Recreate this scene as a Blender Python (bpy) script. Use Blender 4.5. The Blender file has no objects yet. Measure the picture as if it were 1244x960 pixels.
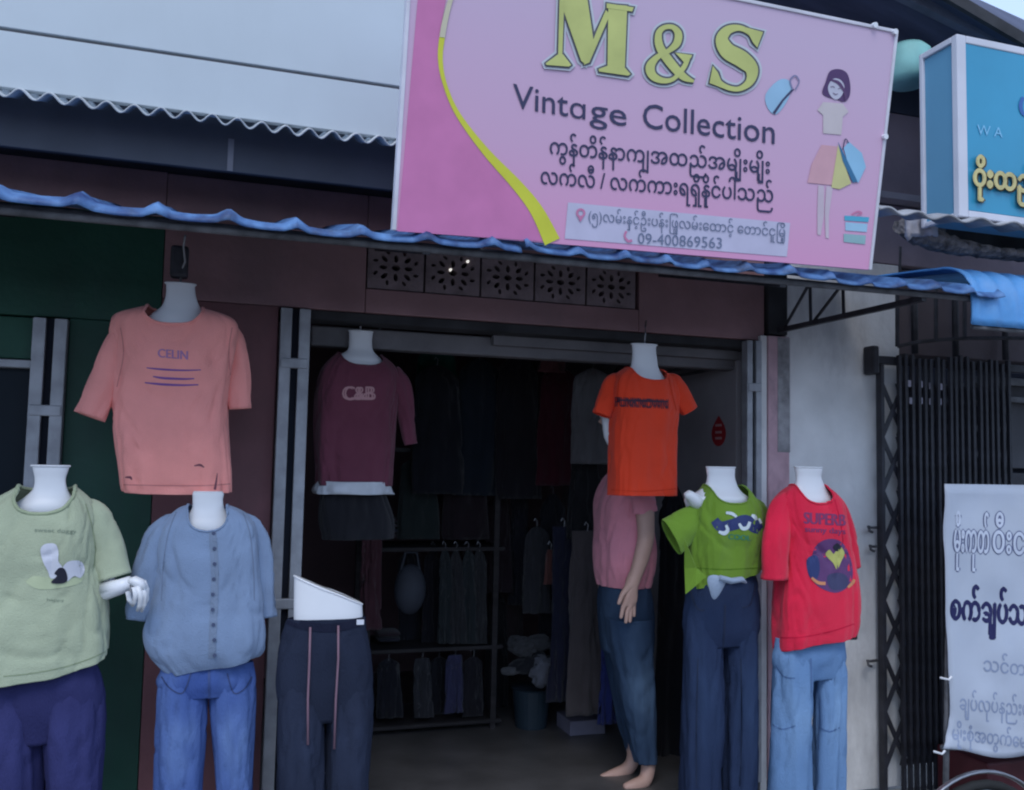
import bpy, bmesh, math, random
from math import sin, cos, pi, radians as RAD
from mathutils import Vector, Matrix, noise
from mathutils.bvhtree import BVHTree
random.seed(7)
sc = bpy.context.scene
col = sc.collection

# ------------------------------------------------------------------ camera
F, CX, CY = 1100.0, 622.0, 480.0
CAM = Vector((0, -3.7, 1.43))
yaw, pitch, roll = RAD(18), RAD(4.2), RAD(1.2)
fwd = Vector((sin(yaw)*cos(pitch), cos(yaw)*cos(pitch), sin(pitch)))
r0 = Vector((cos(yaw), -sin(yaw), 0)); u0 = r0.cross(fwd)
rgt = r0*cos(roll) + u0*sin(roll); upv = rgt.cross(fwd)
cd = bpy.data.cameras.new('camera'); cam = bpy.data.objects.new('camera', cd); col.objects.link(cam)
M = Matrix((rgt, upv, -fwd)).transposed().to_4x4(); M.translation = CAM
cam.matrix_world = M
cd.sensor_width = 36; cd.lens = 36*F/1244; cd.clip_end = 2000; cd.clip_start = .05
cd.dof.use_dof = True; cd.dof.focus_distance = 3.25; cd.dof.aperture_fstop = 7.0
sc.camera = cam

# ------------------------------------------------------------------ sky, sun, exposure
SUN_EL, SUN_AZ = RAD(52), RAD(200)
w = bpy.data.worlds.new('World'); sc.world = w; w.use_nodes = True
nt = w.node_tree; bg = nt.nodes['Background']; bg.inputs[1].default_value = 0.1
sky = nt.nodes.new('ShaderNodeTexSky'); sky.sky_type = 'NISHITA'; sky.sun_disc = False
sky.sun_elevation = SUN_EL; sky.sun_rotation = SUN_AZ
tc = nt.nodes.new('ShaderNodeTexCoord'); mp = nt.nodes.new('ShaderNodeMapping'); mp.inputs['Scale'].default_value = (1, 1, 2.5)
nz = nt.nodes.new('ShaderNodeTexNoise'); nz.inputs['Scale'].default_value = 2.2; nz.inputs['Detail'].default_value = 6
cr = nt.nodes.new('ShaderNodeValToRGB')
cr.color_ramp.elements[0].position = .35; cr.color_ramp.elements[0].color = (0.48, 0.65, 1.0, 1)
cr.color_ramp.elements[1].position = .68; cr.color_ramp.elements[1].color = (0.64, 0.82, 1.12, 1)
mul = nt.nodes.new('ShaderNodeVectorMath'); mul.operation = 'SCALE'; mul.inputs['Scale'].default_value = 13.0
mx = nt.nodes.new('ShaderNodeMix'); mx.data_type = 'RGBA'; mx.inputs[0].default_value = .8
L = nt.links.new
L(tc.outputs['Generated'], mp.inputs[0]); L(mp.outputs[0], nz.inputs['Vector']); L(nz.outputs[0], cr.inputs[0])
L(cr.outputs[0], mul.inputs[0]); L(sky.outputs[0], mx.inputs[6]); L(mul.outputs[0], mx.inputs[7]); L(mx.outputs[2], bg.inputs[0])
sd = bpy.data.lights.new('sun', 'SUN'); sd.energy = 1.0; sd.angle = RAD(25); sd.color = (1, .97, .93)
sun = bpy.data.objects.new('sun', sd); col.objects.link(sun)
sun.rotation_euler = (pi/2 - SUN_EL, 0, pi - SUN_AZ)
sc.view_settings.view_transform = 'Standard'; sc.view_settings.look = 'None'
sc.view_settings.exposure = 0.24; sc.view_settings.gamma = 1
sc.cycles.filter_width = 2.1; sc.cycles.use_denoising = True
sc.cycles.max_bounces = 8; sc.cycles.diffuse_bounces = 5

# ------------------------------------------------------------------ helpers
def ray(x, y): return (fwd + rgt*((x-CX)/F) - upv*((y-CY)/F))
def P(x, y, Y):
    d = ray(x, y); return CAM + d*((Y-CAM.y)/d.y)
def PX(x, y, X):
    d = ray(x, y); return CAM + d*((X-CAM.x)/d.x)
def PZ(x, y, Z):
    d = ray(x, y); return CAM + d*((Z-CAM.z)/d.z)

def setp(o, label=None, cat=None, group=None, kind=None):
    if label: o['label'] = label
    if cat: o['category'] = cat
    if group: o['group'] = group
    if kind: o['kind'] = kind
    return o
def thing(name, loc, label, cat, group=None):
    o = bpy.data.objects.new(name, None); o.location = loc; col.objects.link(o); o.empty_display_size = .1
    return setp(o, label, cat, group)
def origin(parent):
    v = Vector((0, 0, 0))
    while parent is not None:
        v += Vector(parent.location); parent = parent.parent
    return v
def link(name, me, mat, parent=None, loc=None, smooth=False):
    """me: mesh in world coordinates; stored relative to the parent thing / own origin"""
    o = bpy.data.objects.new(name, me); col.objects.link(o)
    if mat is not None and not me.materials: me.materials.append(mat)
    if parent is not None:
        off = origin(parent); o.parent = parent
        me.transform(Matrix.Translation(-off))
    elif loc is not None:
        o.location = loc; me.transform(Matrix.Translation(-Vector(loc)))
    if smooth:
        me.polygons.foreach_set('use_smooth', [True]*len(me.polygons))
    me.update()
    return o
def mesh(name, vs, fs):
    me = bpy.data.meshes.new(name); me.from_pydata([tuple(v) for v in vs], [], fs); me.update(); return me

class MB:
    def __init__(s): s.v = []; s.f = []
    def add(s, vs, fs):
        n = len(s.v); s.v += [Vector(v) for v in vs]; s.f += [[i+n for i in f] for f in fs]; return s
    def box(s, x0, x1, y0, y1, z0, z1):
        return s.add([(x0,y0,z0),(x1,y0,z0),(x1,y1,z0),(x0,y1,z0),(x0,y0,z1),(x1,y0,z1),(x1,y1,z1),(x0,y1,z1)],
                     [(3,2,1,0),(4,5,6,7),(0,1,5,4),(1,2,6,5),(2,3,7,6),(3,0,4,7)])
    def bar(s, a, b, w, d, up=Vector((0, 0, 1))):
        a = Vector(a); b = Vector(b); t = (b-a).normalized()
        if abs(t.dot(up)) > .97: up = Vector((0, 1, 0))
        x = t.cross(up).normalized(); y = x.cross(t).normalized()
        vs = [p + x*(i*w/2) + y*(j*d/2) for p in (a, b) for i, j in ((-1,-1),(1,-1),(1,1),(-1,1))]
        return s.add(vs, [(3,2,1,0),(4,5,6,7),(0,1,5,4),(1,2,6,5),(2,3,7,6),(3,0,4,7)])
    def tube(s, pts, r, n=10, cap=True, ratio=1.0):
        pts = [Vector(p) for p in pts]; rs = r if isinstance(r, (list, tuple)) else [r]*len(pts)
        base = len(s.v); up = Vector((0.13, 0.2, 1)).normalized()
        for i, p in enumerate(pts):
            t = (pts[min(i+1, len(pts)-1)] - pts[max(i-1, 0)]).normalized()
            if abs(t.dot(up)) > .95: u2 = Vector((0, 1, .1)).normalized()
            else: u2 = up
            x = t.cross(u2).normalized(); y = x.cross(t).normalized()
            for k in range(n):
                a = 2*pi*k/n; s.v.append(p + x*(cos(a)*rs[i]) + y*(sin(a)*rs[i]*ratio))
        for i in range(len(pts)-1):
            for k in range(n):
                a = base+i*n+k; b = base+i*n+(k+1) % n
                s.f.append([a, b, b+n, a+n])
        if cap:
            s.f.append([base+k for k in reversed(range(n))]); s.f.append([base+(len(pts)-1)*n+k for k in range(n)])
        return s
    def build(s, name, mat, parent=None, loc=None, smooth=False, bevel=0):
        o = link(name, mesh(name, s.v, s.f), mat, parent, loc, smooth)
        if bevel:
            m = o.modifiers.new('bevel', 'BEVEL'); m.width = bevel; m.segments = 2; m.limit_method = 'ANGLE'; m.angle_limit = RAD(40)
        return o

# ------------------------------------------------------------------ materials
def mat(name, c, rough=.8, var=.12, scale=6, bump=.0, bscale=60, metal=0, spec=.3, c2=None, stain=0, stain_c=(.1, .09, .08), sheen=0, stretch=(1, 1, 1), streak=0):
    m = bpy.data.materials.new(name); m.use_nodes = True; n = m.node_tree; ln = n.links.new
    b = n.nodes['Principled BSDF']; b.inputs['Roughness'].default_value = rough; b.inputs['Metallic'].default_value = metal
    b.inputs['Specular IOR Level'].default_value = spec
    if sheen: b.inputs['Sheen Weight'].default_value = sheen; b.inputs['Sheen Roughness'].default_value = .6
    t = n.nodes.new('ShaderNodeTexCoord'); mp = n.nodes.new('ShaderNodeMapping'); mp.inputs['Scale'].default_value = stretch
    ln(t.outputs['Object'], mp.inputs[0])
    nz = n.nodes.new('ShaderNodeTexNoise'); nz.inputs['Scale'].default_value = scale; nz.inputs['Detail'].default_value = 6
    ln(mp.outputs[0], nz.inputs['Vector'])
    r = n.nodes.new('ShaderNodeValToRGB'); r.color_ramp.elements[0].position = .3; r.color_ramp.elements[1].position = .72
    a = c2 or tuple(x*(1-var*1.6) for x in c); d = c if c2 else tuple(min(1, x*(1+var)) for x in c)
    r.color_ramp.elements[0].color = (*a, 1); r.color_ramp.elements[1].color = (*d, 1)
    ln(nz.outputs[0], r.inputs[0]); out = r.outputs[0]
    if stain:
        z2 = n.nodes.new('ShaderNodeTexNoise'); z2.inputs['Scale'].default_value = scale*.45; z2.inputs['Detail'].default_value = 9; z2.inputs['Roughness'].default_value = .7
        mp2 = n.nodes.new('ShaderNodeMapping'); mp2.inputs['Location'].default_value = (3.3, 7.1, 1.9); mp2.inputs['Scale'].default_value = (1, 1, .35 if streak else 1)
        ln(t.outputs['Object'], mp2.inputs[0]); ln(mp2.outputs[0], z2.inputs['Vector'])
        r2 = n.nodes.new('ShaderNodeValToRGB'); r2.color_ramp.elements[0].position = .5; r2.color_ramp.elements[1].position = .68
        r2.color_ramp.elements[0].color = (0, 0, 0, 1); r2.color_ramp.elements[1].color = (stain,)*3+(1,)
        ln(z2.outputs[0], r2.inputs[0])
        x = n.nodes.new('ShaderNodeMix'); x.data_type = 'RGBA'; ln(r2.outputs[0], x.inputs[0]); ln(out, x.inputs[6]); x.inputs[7].default_value = (*stain_c, 1); out = x.outputs[2]
    ln(out, b.inputs['Base Color'])
    if bump:
        z3 = n.nodes.new('ShaderNodeTexNoise'); z3.inputs['Scale'].default_value = bscale; z3.inputs['Detail'].default_value = 4
        ln(mp.outputs[0], z3.inputs['Vector'])
        bp = n.nodes.new('ShaderNodeBump'); bp.inputs['Strength'].default_value = bump; bp.inputs['Distance'].default_value = .01
        ln(z3.outputs[0], bp.inputs['Height']); ln(bp.outputs[0], b.inputs['Normal'])
    return m
def wrinkle(m, k=.5):
    n = m.node_tree; b = n.nodes['Principled BSDF']; old = b.inputs['Normal'].links[0].from_socket if b.inputs['Normal'].links else None
    t = n.nodes.new('ShaderNodeTexCoord'); mp = n.nodes.new('ShaderNodeMapping'); mp.inputs['Scale'].default_value = (1, 1, .55); mp.inputs['Rotation'].default_value = (.2, .35, 0)
    z = n.nodes.new('ShaderNodeTexNoise'); z.noise_type = 'RIDGED_MULTIFRACTAL'; z.inputs['Scale'].default_value = 7.5; z.inputs['Detail'].default_value = 3; z.inputs['Distortion'].default_value = .9
    n.links.new(t.outputs['Object'], mp.inputs[0]); n.links.new(mp.outputs[0], z.inputs['Vector'])
    bp = n.nodes.new('ShaderNodeBump'); bp.inputs['Strength'].default_value = k; bp.inputs['Distance'].default_value = .012
    n.links.new(z.outputs[0], bp.inputs['Height'])
    if old: n.links.new(old, bp.inputs['Normal'])
    n.links.new(bp.outputs[0], b.inputs['Normal'])
def fabric(name, c, var=.08, sheen=.15):
    m = mat(name, c, .9, var, 9, .35, 220, spec=.12, sheen=sheen); wrinkle(m, .4); return m
def denim(name, c, light, lo=.42, hi=.66):
    m = mat(name, tuple(a*.62+b*.38 for a, b in zip(c, light)), .9, 0, 5.5, .4, 260, spec=.12, c2=c, stretch=(1, 1, .35))
    n = m.node_tree; b = n.nodes['Principled BSDF']; src = b.inputs['Base Color'].links[0].from_socket
    at = n.nodes.new('ShaderNodeAttribute'); at.attribute_name = 'wear'
    x = n.nodes.new('ShaderNodeMix'); x.data_type = 'RGBA'; x.inputs[7].default_value = (*light, 1)
    n.links.new(at.outputs['Fac'], x.inputs[0]); n.links.new(src, x.inputs[6]); n.links.new(x.outputs[2], b.inputs['Base Color'])
    wrinkle(m, .5)
    return m
def flat(name, c, rough=.55, spec=.3): return mat(name, c, rough, .04, 12, 0, spec=spec)
def emis(name, c, s):
    m = bpy.data.materials.new(name); m.use_nodes = True; b = m.node_tree.nodes['Principled BSDF']
    b.inputs['Emission Color'].default_value = (*c, 1); b.inputs['Emission Strength'].default_value = s; b.inputs['Base Color'].default_value = (*c, 1); return m

m_white_wall = mat('white_metal_wall', (.52, .575, .61), .55, .05, 1.6, .1, 4, stain=.3, stain_c=(.40, .44, .47), streak=1)
m_joint = mat('joint', (.26, .25, .27), .8)
m_roofmetal = mat('weathered_roof_metal', (.62, .62, .62), .6, .2, 7, .2, 30, metal=.2, stain=.7, stain_c=(.2, .18, .16))
m_fascia = mat('grey_fascia_board', (.085, .09, .11), .6, .14, 3, .1, 30, stain=.3, stain_c=(.1, .1, .11), streak=1)
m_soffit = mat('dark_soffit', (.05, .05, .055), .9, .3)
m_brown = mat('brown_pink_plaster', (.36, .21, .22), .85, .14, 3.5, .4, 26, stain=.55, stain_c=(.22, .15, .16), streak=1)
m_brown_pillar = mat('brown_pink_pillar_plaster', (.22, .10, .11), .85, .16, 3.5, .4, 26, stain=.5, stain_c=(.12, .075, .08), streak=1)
m_green = mat('dark_green_paint', (.024, .088, .06), .6, .25, 2.5, .3, 25, stain=.75, stain_c=(.03, .06, .055), streak=1)
m_pinkpil = mat('pink_pilaster_plaster', (.58, .38, .42), .85, .12, 9, .4, 40, stain=.75, stain_c=(.2, .17, .18), streak=1)
m_concrete = mat('grey_bare_concrete', (.36, .35, .36), .95, .3, 14, .8, 50, stain=.5, stain_c=(.16, .16, .17))
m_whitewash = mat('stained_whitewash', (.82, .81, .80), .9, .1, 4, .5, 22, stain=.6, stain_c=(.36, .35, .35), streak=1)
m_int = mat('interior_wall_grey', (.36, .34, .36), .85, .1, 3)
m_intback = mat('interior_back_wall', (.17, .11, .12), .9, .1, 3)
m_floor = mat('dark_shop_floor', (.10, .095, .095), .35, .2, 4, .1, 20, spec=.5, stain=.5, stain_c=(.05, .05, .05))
m_pave = mat('pavement_concrete', (.34, .33, .31), .95, .15, 5, .5, 60, stain=.5, stain_c=(.12, .11, .1))
m_asphalt = mat('dusty_asphalt', (.19, .18, .17), .95, .25, 9, .7, 120)
m_galv = mat('galvanised_steel', (.36, .37, .40), .5, .16, 12, .15, 60, metal=.25, spec=.4, stain=.5, stain_c=(.19, .19, .21), streak=1)
m_slot = mat('slot_dark', (.01, .012, .02), .9)
m_beam = mat('header_beam_grey', (.19, .18, .19), .7, .15, 5, .1, 30, stain=.5, stain_c=(.09, .09, .1))
m_vent = mat('breeze_block_brown', (.26, .20, .21), .95, .2, 14, .6, 70)
m_blue = mat('blue_roof_sheet', (.13, .27, .52), .55, .1, 14, .6, 18, spec=.35, c2=(.012, .035, .14), stain=.85, stain_c=(.04, .045, .075))
m_blue2 = mat('bright_blue_roof_sheet', (.10, .32, .66), .5, .1, 9, .25, 26, spec=.4, stain=.25, stain_c=(.3, .42, .6))
m_pipe = mat('dark_steel_pipe', (.05, .05, .06), .6, .3, 20, .2, 60, spec=.4)
m_gpipe = mat('grey_steel_pipe', (.12, .12, .13), .6, .3, 20, .2, 60, spec=.4)
m_gate = mat('dark_gate_paint', (.035, .035, .045), .55, .3, 12, .2, 60, spec=.4)
m_eave = mat('dark_blue_eave', (.10, .11, .17), .8, .2, 2, .2, 20, stretch=(1, 6, 1))
m_lilac = mat('lilac_grey_plaster', (.34, .27, .31), .9, .1, 4, .3, 20, stain=.4, stain_c=(.2, .17, .2))
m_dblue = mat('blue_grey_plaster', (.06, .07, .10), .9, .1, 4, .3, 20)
m_teal = mat('pale_teal_plastic', (.26, .52, .48), .6, .2, 5)
m_rubble = mat('crumbling_ledge', (.30, .26, .24), .98, .45, 26, 1.0, 70, stain=.7, stain_c=(.07, .06, .06))
m_body = mat('white_fibreglass', (.80, .81, .84), .35, .03, 5, 0, spec=.45)
m_skin = mat('skin', (.52, .33, .27), .55, .06, 12, .1, 90, spec=.35)
m_hair = mat('black_hair', (.012, .01, .012), .5, .3, 60, .4, 120, stretch=(1, 1, .1))
m_black = fabric('black_cloth', (.012, .012, .016))
m_wood = mat('dark_rack_wood', (.03, .026, .028), .7, .3, 5, .1, 30, stretch=(1, 1, 8))
m_railm = mat('rack_rail_steel', (.3, .3, .32), .35, .1, 9, metal=.6)
m_vinyl = mat('white_vinyl', (.46, .50, .58), .5, .06, 3, .1, 8, stain=.3, stain_c=(.36, .42, .55))
m_cable = mat('black_cable', (.02, .02, .02), .7)
m_rubber = mat('tyre_rubber', (.02, .02, .02), .85, .2)
m_chrome = mat('mudguard_steel', (.28, .28, .3), .3, .1, 20, metal=.8)
m_red = mat('dark_red_paint', (.09, .018, .024), .5, .2)

# ------------------------------------------------------------------ ground
gb = MB(); gb.add([(-300, -300, -.40), (300, -300, -.40), (300, 300, -.40), (-300, 300, -.40)], [(0, 1, 2, 3)])
setp(gb.build('street_ground', m_asphalt), kind='structure')
pb = MB().box(-30, 30, -.87, -.02, -.395, -.10); setp(pb.build('pavement', m_pave, bevel=.01), kind='structure')
kb = 0
x = -6.0
kerb0 = None
while x < 9:
    k = MB().box(x, x+.78, -.98, -.872, -.395, -.095); o = k.build('kerb_stone', m_concrete, bevel=.01); setp(o, kind='structure'); x += .79
setp(MB().box(.2, 2.55, -.02, 3.3, -.2, 0).build('shop_floor', m_floor), kind='structure')

# ------------------------------------------------------------------ shop building
shop = thing('shop_building', (1.2, .2, 0), 'brown plastered clothes shop front with open doorway below the pink sign', 'building')
def wall(name, m, parent, *b, bevel=.004): return MB().box(*b).build(name, m, parent, bevel=bevel)
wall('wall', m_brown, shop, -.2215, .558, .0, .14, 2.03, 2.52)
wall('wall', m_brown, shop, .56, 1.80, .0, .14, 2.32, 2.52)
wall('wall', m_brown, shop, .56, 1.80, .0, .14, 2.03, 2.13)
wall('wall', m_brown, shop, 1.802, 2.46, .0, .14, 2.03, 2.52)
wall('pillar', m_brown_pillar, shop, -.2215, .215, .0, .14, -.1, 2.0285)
wall('pilaster', m_pinkpil, shop, 2.462, 2.578, -.03, .14, -.1, 2.05)
wall('door_jamb', m_whitewash, shop, 2.424, 2.460, -.022, .14, -.1, 2.05)
wall('bare_patch', m_concrete, shop, 2.512, 2.5795, -.033, -.028, 1.50, 2.045)
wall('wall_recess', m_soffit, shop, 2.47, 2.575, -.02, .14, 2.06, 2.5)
wall('header_beam', m_beam, shop, .36, 2.40, .16, .24, 1.90, 1.985, bevel=.008)
wall('header_beam', m_beam, shop, 1.15, 2.40, .12, .157, 1.945, 1.99, bevel=.004)
wall('lintel', m_soffit, shop, .22, 2.42, .02, .15, 1.99, 2.028)
# interior shell
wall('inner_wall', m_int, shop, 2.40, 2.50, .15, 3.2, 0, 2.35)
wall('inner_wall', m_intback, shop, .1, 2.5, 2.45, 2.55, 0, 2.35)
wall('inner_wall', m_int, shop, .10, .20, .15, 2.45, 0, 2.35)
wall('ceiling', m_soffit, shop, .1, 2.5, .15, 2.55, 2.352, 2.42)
for i in range(3):   # shutter rails running back along the inner wall
    MB().bar((2.385, .16, 1.99-.035*i), (2.385, .9, 1.985-.035*i), .02, .012).build('track_rail', m_gpipe, shop)
def channel(name, x0, x1, y, z0, z1, parent, brk=None, m=m_galv):
    """pair of steel angles with a slot between them"""
    t = (x1-x0)
    o = MB().box(x0, x0+t*.38, y-.03, y+.02, z0, z1).build(name, m, parent, bevel=.003)
    MB().box(x1-t*.38, x1, y-.03, y+.02, z0, z1).build('flange', m, o, bevel=.003)
    MB().box(x0+t*.38, x1-t*.38, y-.008, y+.015, z0, z1).build('slot', m_slot, o)
    for bz in (brk or []):
        MB().box(x0+.004, x1-.004, y-.034, y-.004, bz-.02, bz+.02).build('bracket', m, o, bevel=.004)
    return o
channel('shutter_channel', .222, .338, -.01, -.09, 2.02, shop, [1.80, .86])
channel('shutter_channel', 2.342, 2.420, -.01, 0, 2.02, shop, [1.80])
# red drop shaped sticker on inner wall
c0 = PX(873, 524, 2.396)
pts = []
for i in range(28):
    a = 2*pi*i/28; r = .052 if True else 0
    yy = cos(a)*.055; zz = sin(a)*.065; 
    if zz > 0: yy *= 1-(zz/.065)**2*.75; zz *= 1.35
    pts.append(Vector((2.396, c0.y+yy*1.25, c0.z-.01+zz)))
stk = link('wall_sticker', mesh('s', pts, [list(range(28))]), flat('red_sticker', (.42, .03, .04)), shop)
for dz, hh in ((.03, .012), (-.005, .012), (-.035, .012)):
    yy = c0.y; MB().box(2.3945, 2.3955, yy-.03, yy+.03, c0.z+dz-hh/2, c0.z+dz+hh/2).build('sticker_print', flat('sticker_print', (.55, .3, .3)), stk)

# breeze blocks with cut patterns
def petal(cx, cy, ang, l, wd):
    p = []
    for i in range(12):
        a = 2*pi*i/12; x = cos(a)*l; y = sin(a)*wd
        p.append((cx + x*cos(ang)-y*sin(ang), cy + x*sin(ang)+y*cos(ang)))
    return p
cu = bpy.data.curves.new('vent_curve', 'CURVE'); cu.dimensions = '2D'; cu.fill_mode = 'BOTH'; cu.extrude = .03
W, H = .236, .183
holes = [[(0, 0), (W, 0), (W, H), (0, H)]]
cx_, cy_ = W/2, H/2
holes.append(petal(cx_, cy_, 0, .018, .013))
for k in range(8):
    a = k*pi/4; rr = .046 if k % 2 == 0 else .060
    holes.append(petal(cx_+cos(a)*rr*1.15, cy_+sin(a)*rr*.85, a, .017, .0095))
for k in range(8):
    a = k*pi/4+pi/8; holes.append(petal(cx_+cos(a)*.088*1.05, cy_+sin(a)*.088*.78, a+.5, .012, .007))
for h in holes:
    sp = cu.splines.new('POLY'); sp.points.add(len(h)-1)
    for i, (a, b) in enumerate(h): sp.points[i].co = (a, b, 0, 1)
    sp.use_cyclic_u = True
tmp = bpy.data.objects.new('tmp', cu); col.objects.link(tmp)
bpy.context.view_layer.update()
vent_me = bpy.data.meshes.new_from_object(tmp.evaluated_get(bpy.context.evaluated_depsgraph_get()))
bpy.data.objects.remove(tmp); vent_me.transform(Matrix.Rotation(pi/2, 4, 'X')); vent_me.materials.clear(); vent_me.materials.append(m_vent)
for i in range(5):
    o = bpy.data.objects.new('vent_block', vent_me); col.objects.link(o); o.parent = shop
    o.location = Vector((.565+i*.2455, .035, 2.134)) - origin(shop)
MB().box(.56, 1.8, .09, .13, 2.131, 2.319).build('vent_backing', m_slot, shop)
b1, b2 = P(547, 328, .004), P(568, 318, .004)  # added glowing spots on the vent face, standing in for light through holes
glow_m = emis('lamp_glow', (1, .97, .9), .7)
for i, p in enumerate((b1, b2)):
    o = MB().tube([p+Vector((0, -.012, 0)), p+Vector((0, 0.006, 0))], [.005, .0065], 8).build('light_bulb', glow_m, None, tuple(p), smooth=True)
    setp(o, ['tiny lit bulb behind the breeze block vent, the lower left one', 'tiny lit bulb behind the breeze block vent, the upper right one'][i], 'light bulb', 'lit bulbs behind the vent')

# ------------------------------------------------------------------ green shop on the left
green = thing('green_building', (-.8, .1, 0), 'dark green painted shop wall at the left edge behind the hanging pink tee', 'building')
wall('wall', m_green, green, -3.2, -.2235, .0, .14, 1.93, 2.345)
wall('wall', m_brown, green, -3.2, -.2235, .001, .14, 2.347, 2.524)
wall('pillar', m_green, green, -.5385, -.2235, .0, .14, -.1, 1.9285)
channel('window_frame', -.655, -.54, -.01, -.09, 1.92, green, [1.58])
wall('frame_rail', m_galv, green, -3.2, -.66, .0, .05, 1.735, 1.765)
wall('window_head', m_green, green, -3.2, -.66, .02, .14, 1.77, 1.925)
wall('inner_wall', m_slot, green, -3.2, -.66, .8, .9, -.1, 1.93)
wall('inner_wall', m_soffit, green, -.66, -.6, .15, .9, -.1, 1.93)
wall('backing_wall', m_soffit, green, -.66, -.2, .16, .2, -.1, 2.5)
gp = MB().box(-3.2, -.66, .05, .056, -.1, 1.735)
gm = mat('dark_window_glass', (.008, .014, .022), .45, .1, 2, spec=.12); gp.build('window_pane', gm, green)

# ------------------------------------------------------------------ neighbour on the right
nb = thing('whitewashed_building', (4, .3, 0), 'grey whitewashed building behind the folding gate right of the doorway', 'building')
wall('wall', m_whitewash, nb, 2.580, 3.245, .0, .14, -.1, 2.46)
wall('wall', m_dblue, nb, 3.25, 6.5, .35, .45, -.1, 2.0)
wall('lintel', mat('dull_brown_lintel', (.16, .13, .14), .9, .15, 4, .3, 20, stain=.4), nb, 3.195, 6.5, .06, .2, 2.02, 2.46)
wall('lintel', mat('dull_grey_lintel', (.10, .10, .11), .9, .15, 4, .3, 20), nb, 3.8, 6.5, .12, .3, 1.45, 1.9)
wall('door_rail', m_gpipe, nb, 3.8, 6.5, .05, .1, 1.89, 1.93)
wall('door_rail', m_gpipe, nb, 3.8, 6.5, .05, .1, 1.80, 1.83)
for k in range(9):
    wall('shutter_slat', m_gate, nb, 3.87, 6.4, .09, .12, -.05+k*.165, -.05+k*.165+.155)
for xx in (3.22, 3.36, 3.62, 3.95):
    MB().tube([(xx, .02, 2.02), (xx, .02, 2.4)], .016, 8).build('strut', m_pipe, nb, smooth=True)
wall('wall', m_lilac, nb, 2.0, 6.5, .0, .14, 2.82, 3.25)
wall('ledge', mat('pale_ledge', (.42, .38, .42), .9), nb, 2.0, 6.5, -.06, .135, 2.78, 2.815)
wall('wall', m_lilac, nb, 2.0, 6.5, .02, .14, 2.47, 2.775)
MB().tube([P(1094, 300, -.05), P(1093, 340, -.05)], .006, 6).build('strut', m_pipe, nb)

# upper front of our own shop: white metal wall, corrugated edge, fascia
up = thing('upper_wall', (0, -.35, 2.4), 'bluish white metal panel wall above the corrugated roof edge at top left', 'wall')
def zl(x, z0, x0, z1, x1): return z0 + (z1-z0)*(x-x0)/(x1-x0)
def panel(name, m, parent, x0, x1, y, zb, zt, th=.03, bevel=.002):
    return MB().box(x0, x1, y, y+th, zb, zt).build(name, m, parent, bevel=bevel)
zs = P(240, 70, -.54).z
panel('panel', m_white_wall, up, -3.2, 2.02, -.54, 2.580, zs-.006)
panel('panel', m_white_wall, up, -3.2, 2.02, -.54, zs+.006, 4.3)
panel('joint', m_joint, up, -3.2, 2.02, -.525, zs-.006, zs+.006, .01)

def corrugated(name, m, parent, x0, x1, per, amp, prof, mode='sin', jit=.0, th=.004, step=8, ends=None, loc=None, wob=0):
    """prof: list of (Y,Z) from back to front"""
    n = int((x1-x0)/per*step); vs = []; fs = []
    for i in range(n+1):
        x = x0+(x1-x0)*i/n; ph = (x-x0)/per
        ji = noise.noise(Vector((x*1.3, 3.1, 0)))*jit
        if mode == 'sin': h = amp*sin(2*pi*(ph+ji))
        else:
            f = (ph+ji) % 1; f = abs(f-.5)*2       # 1 at rib, 0 mid
            h = amp*(max(0, (f-.62)/.38)**1.0)*2 - amp*.25*cos(f*pi)
        for j, (Y, Z) in enumerate(prof):
            a = prof[max(j-1, 0)]; b = prof[min(j+1, len(prof)-1)]
            t = Vector((0, b[0]-a[0], b[1]-a[1])).normalized(); nn = Vector((0, t.z, -t.y))
            if nn.z < 0 and abs(nn.z) > .3: nn = -nn
            if nn.y > 0 and abs(nn.z) <= .3: nn = -nn
            wv = wob*noise.noise(Vector((x*3, Y*4, Z*2+5)))*(1 if j > len(prof)*.4 else .3)
            vs.append(Vector((x, Y, Z)) + nn*(h+wv))
    k = len(prof)
    for i in range(n):
        for j in range(k-1):
            a = i*k+j; fs.append([a, a+1, a+k+1, a+k])
    o = link(name, mesh(name, vs, fs), m, parent, loc, True)
    s = o.modifiers.new('thick', 'SOLIDIFY'); s.thickness = th; s.offset = 0
    return o
r1 = corrugated('corrugated_roof', mat('white_roof_sheet', (.55, .58, .60), .55, .12, 7, .1, 12, stain=.6, stain_c=(.24, .23, .22)), None, -3.2, .72, .082, .0145, [(-.38, 2.62), (-.46, 2.594), (-.565, 2.556)], jit=.5, th=.005, step=10, loc=(0, -.5, 2.56), wob=.012)
setp(r1, 'grey corrugated roof edge jutting out under the white upper wall', 'roof sheet')
fas = MB().box(-3.2, 2.0, -.37, -.345, 2.442, 2.70).build('fascia_board', m_fascia, None, (0, -.35, 2.5), bevel=.003)
setp(fas, 'long blue-grey fascia board under the upper corrugated roof edge', 'board')
so = MB().box(-3.2, 2.0, -.34, .05, 2.525, 2.555).build('soffit_board', m_soffit, None, (0, -.1, 2.53)); setp(so, 'dark soffit board between fascia and brown wall at upper left', 'board')
MB().box(-.005, .015, -.374, -.3705, 2.443, 2.56).build('board_joint', m_joint, fas)

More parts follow.
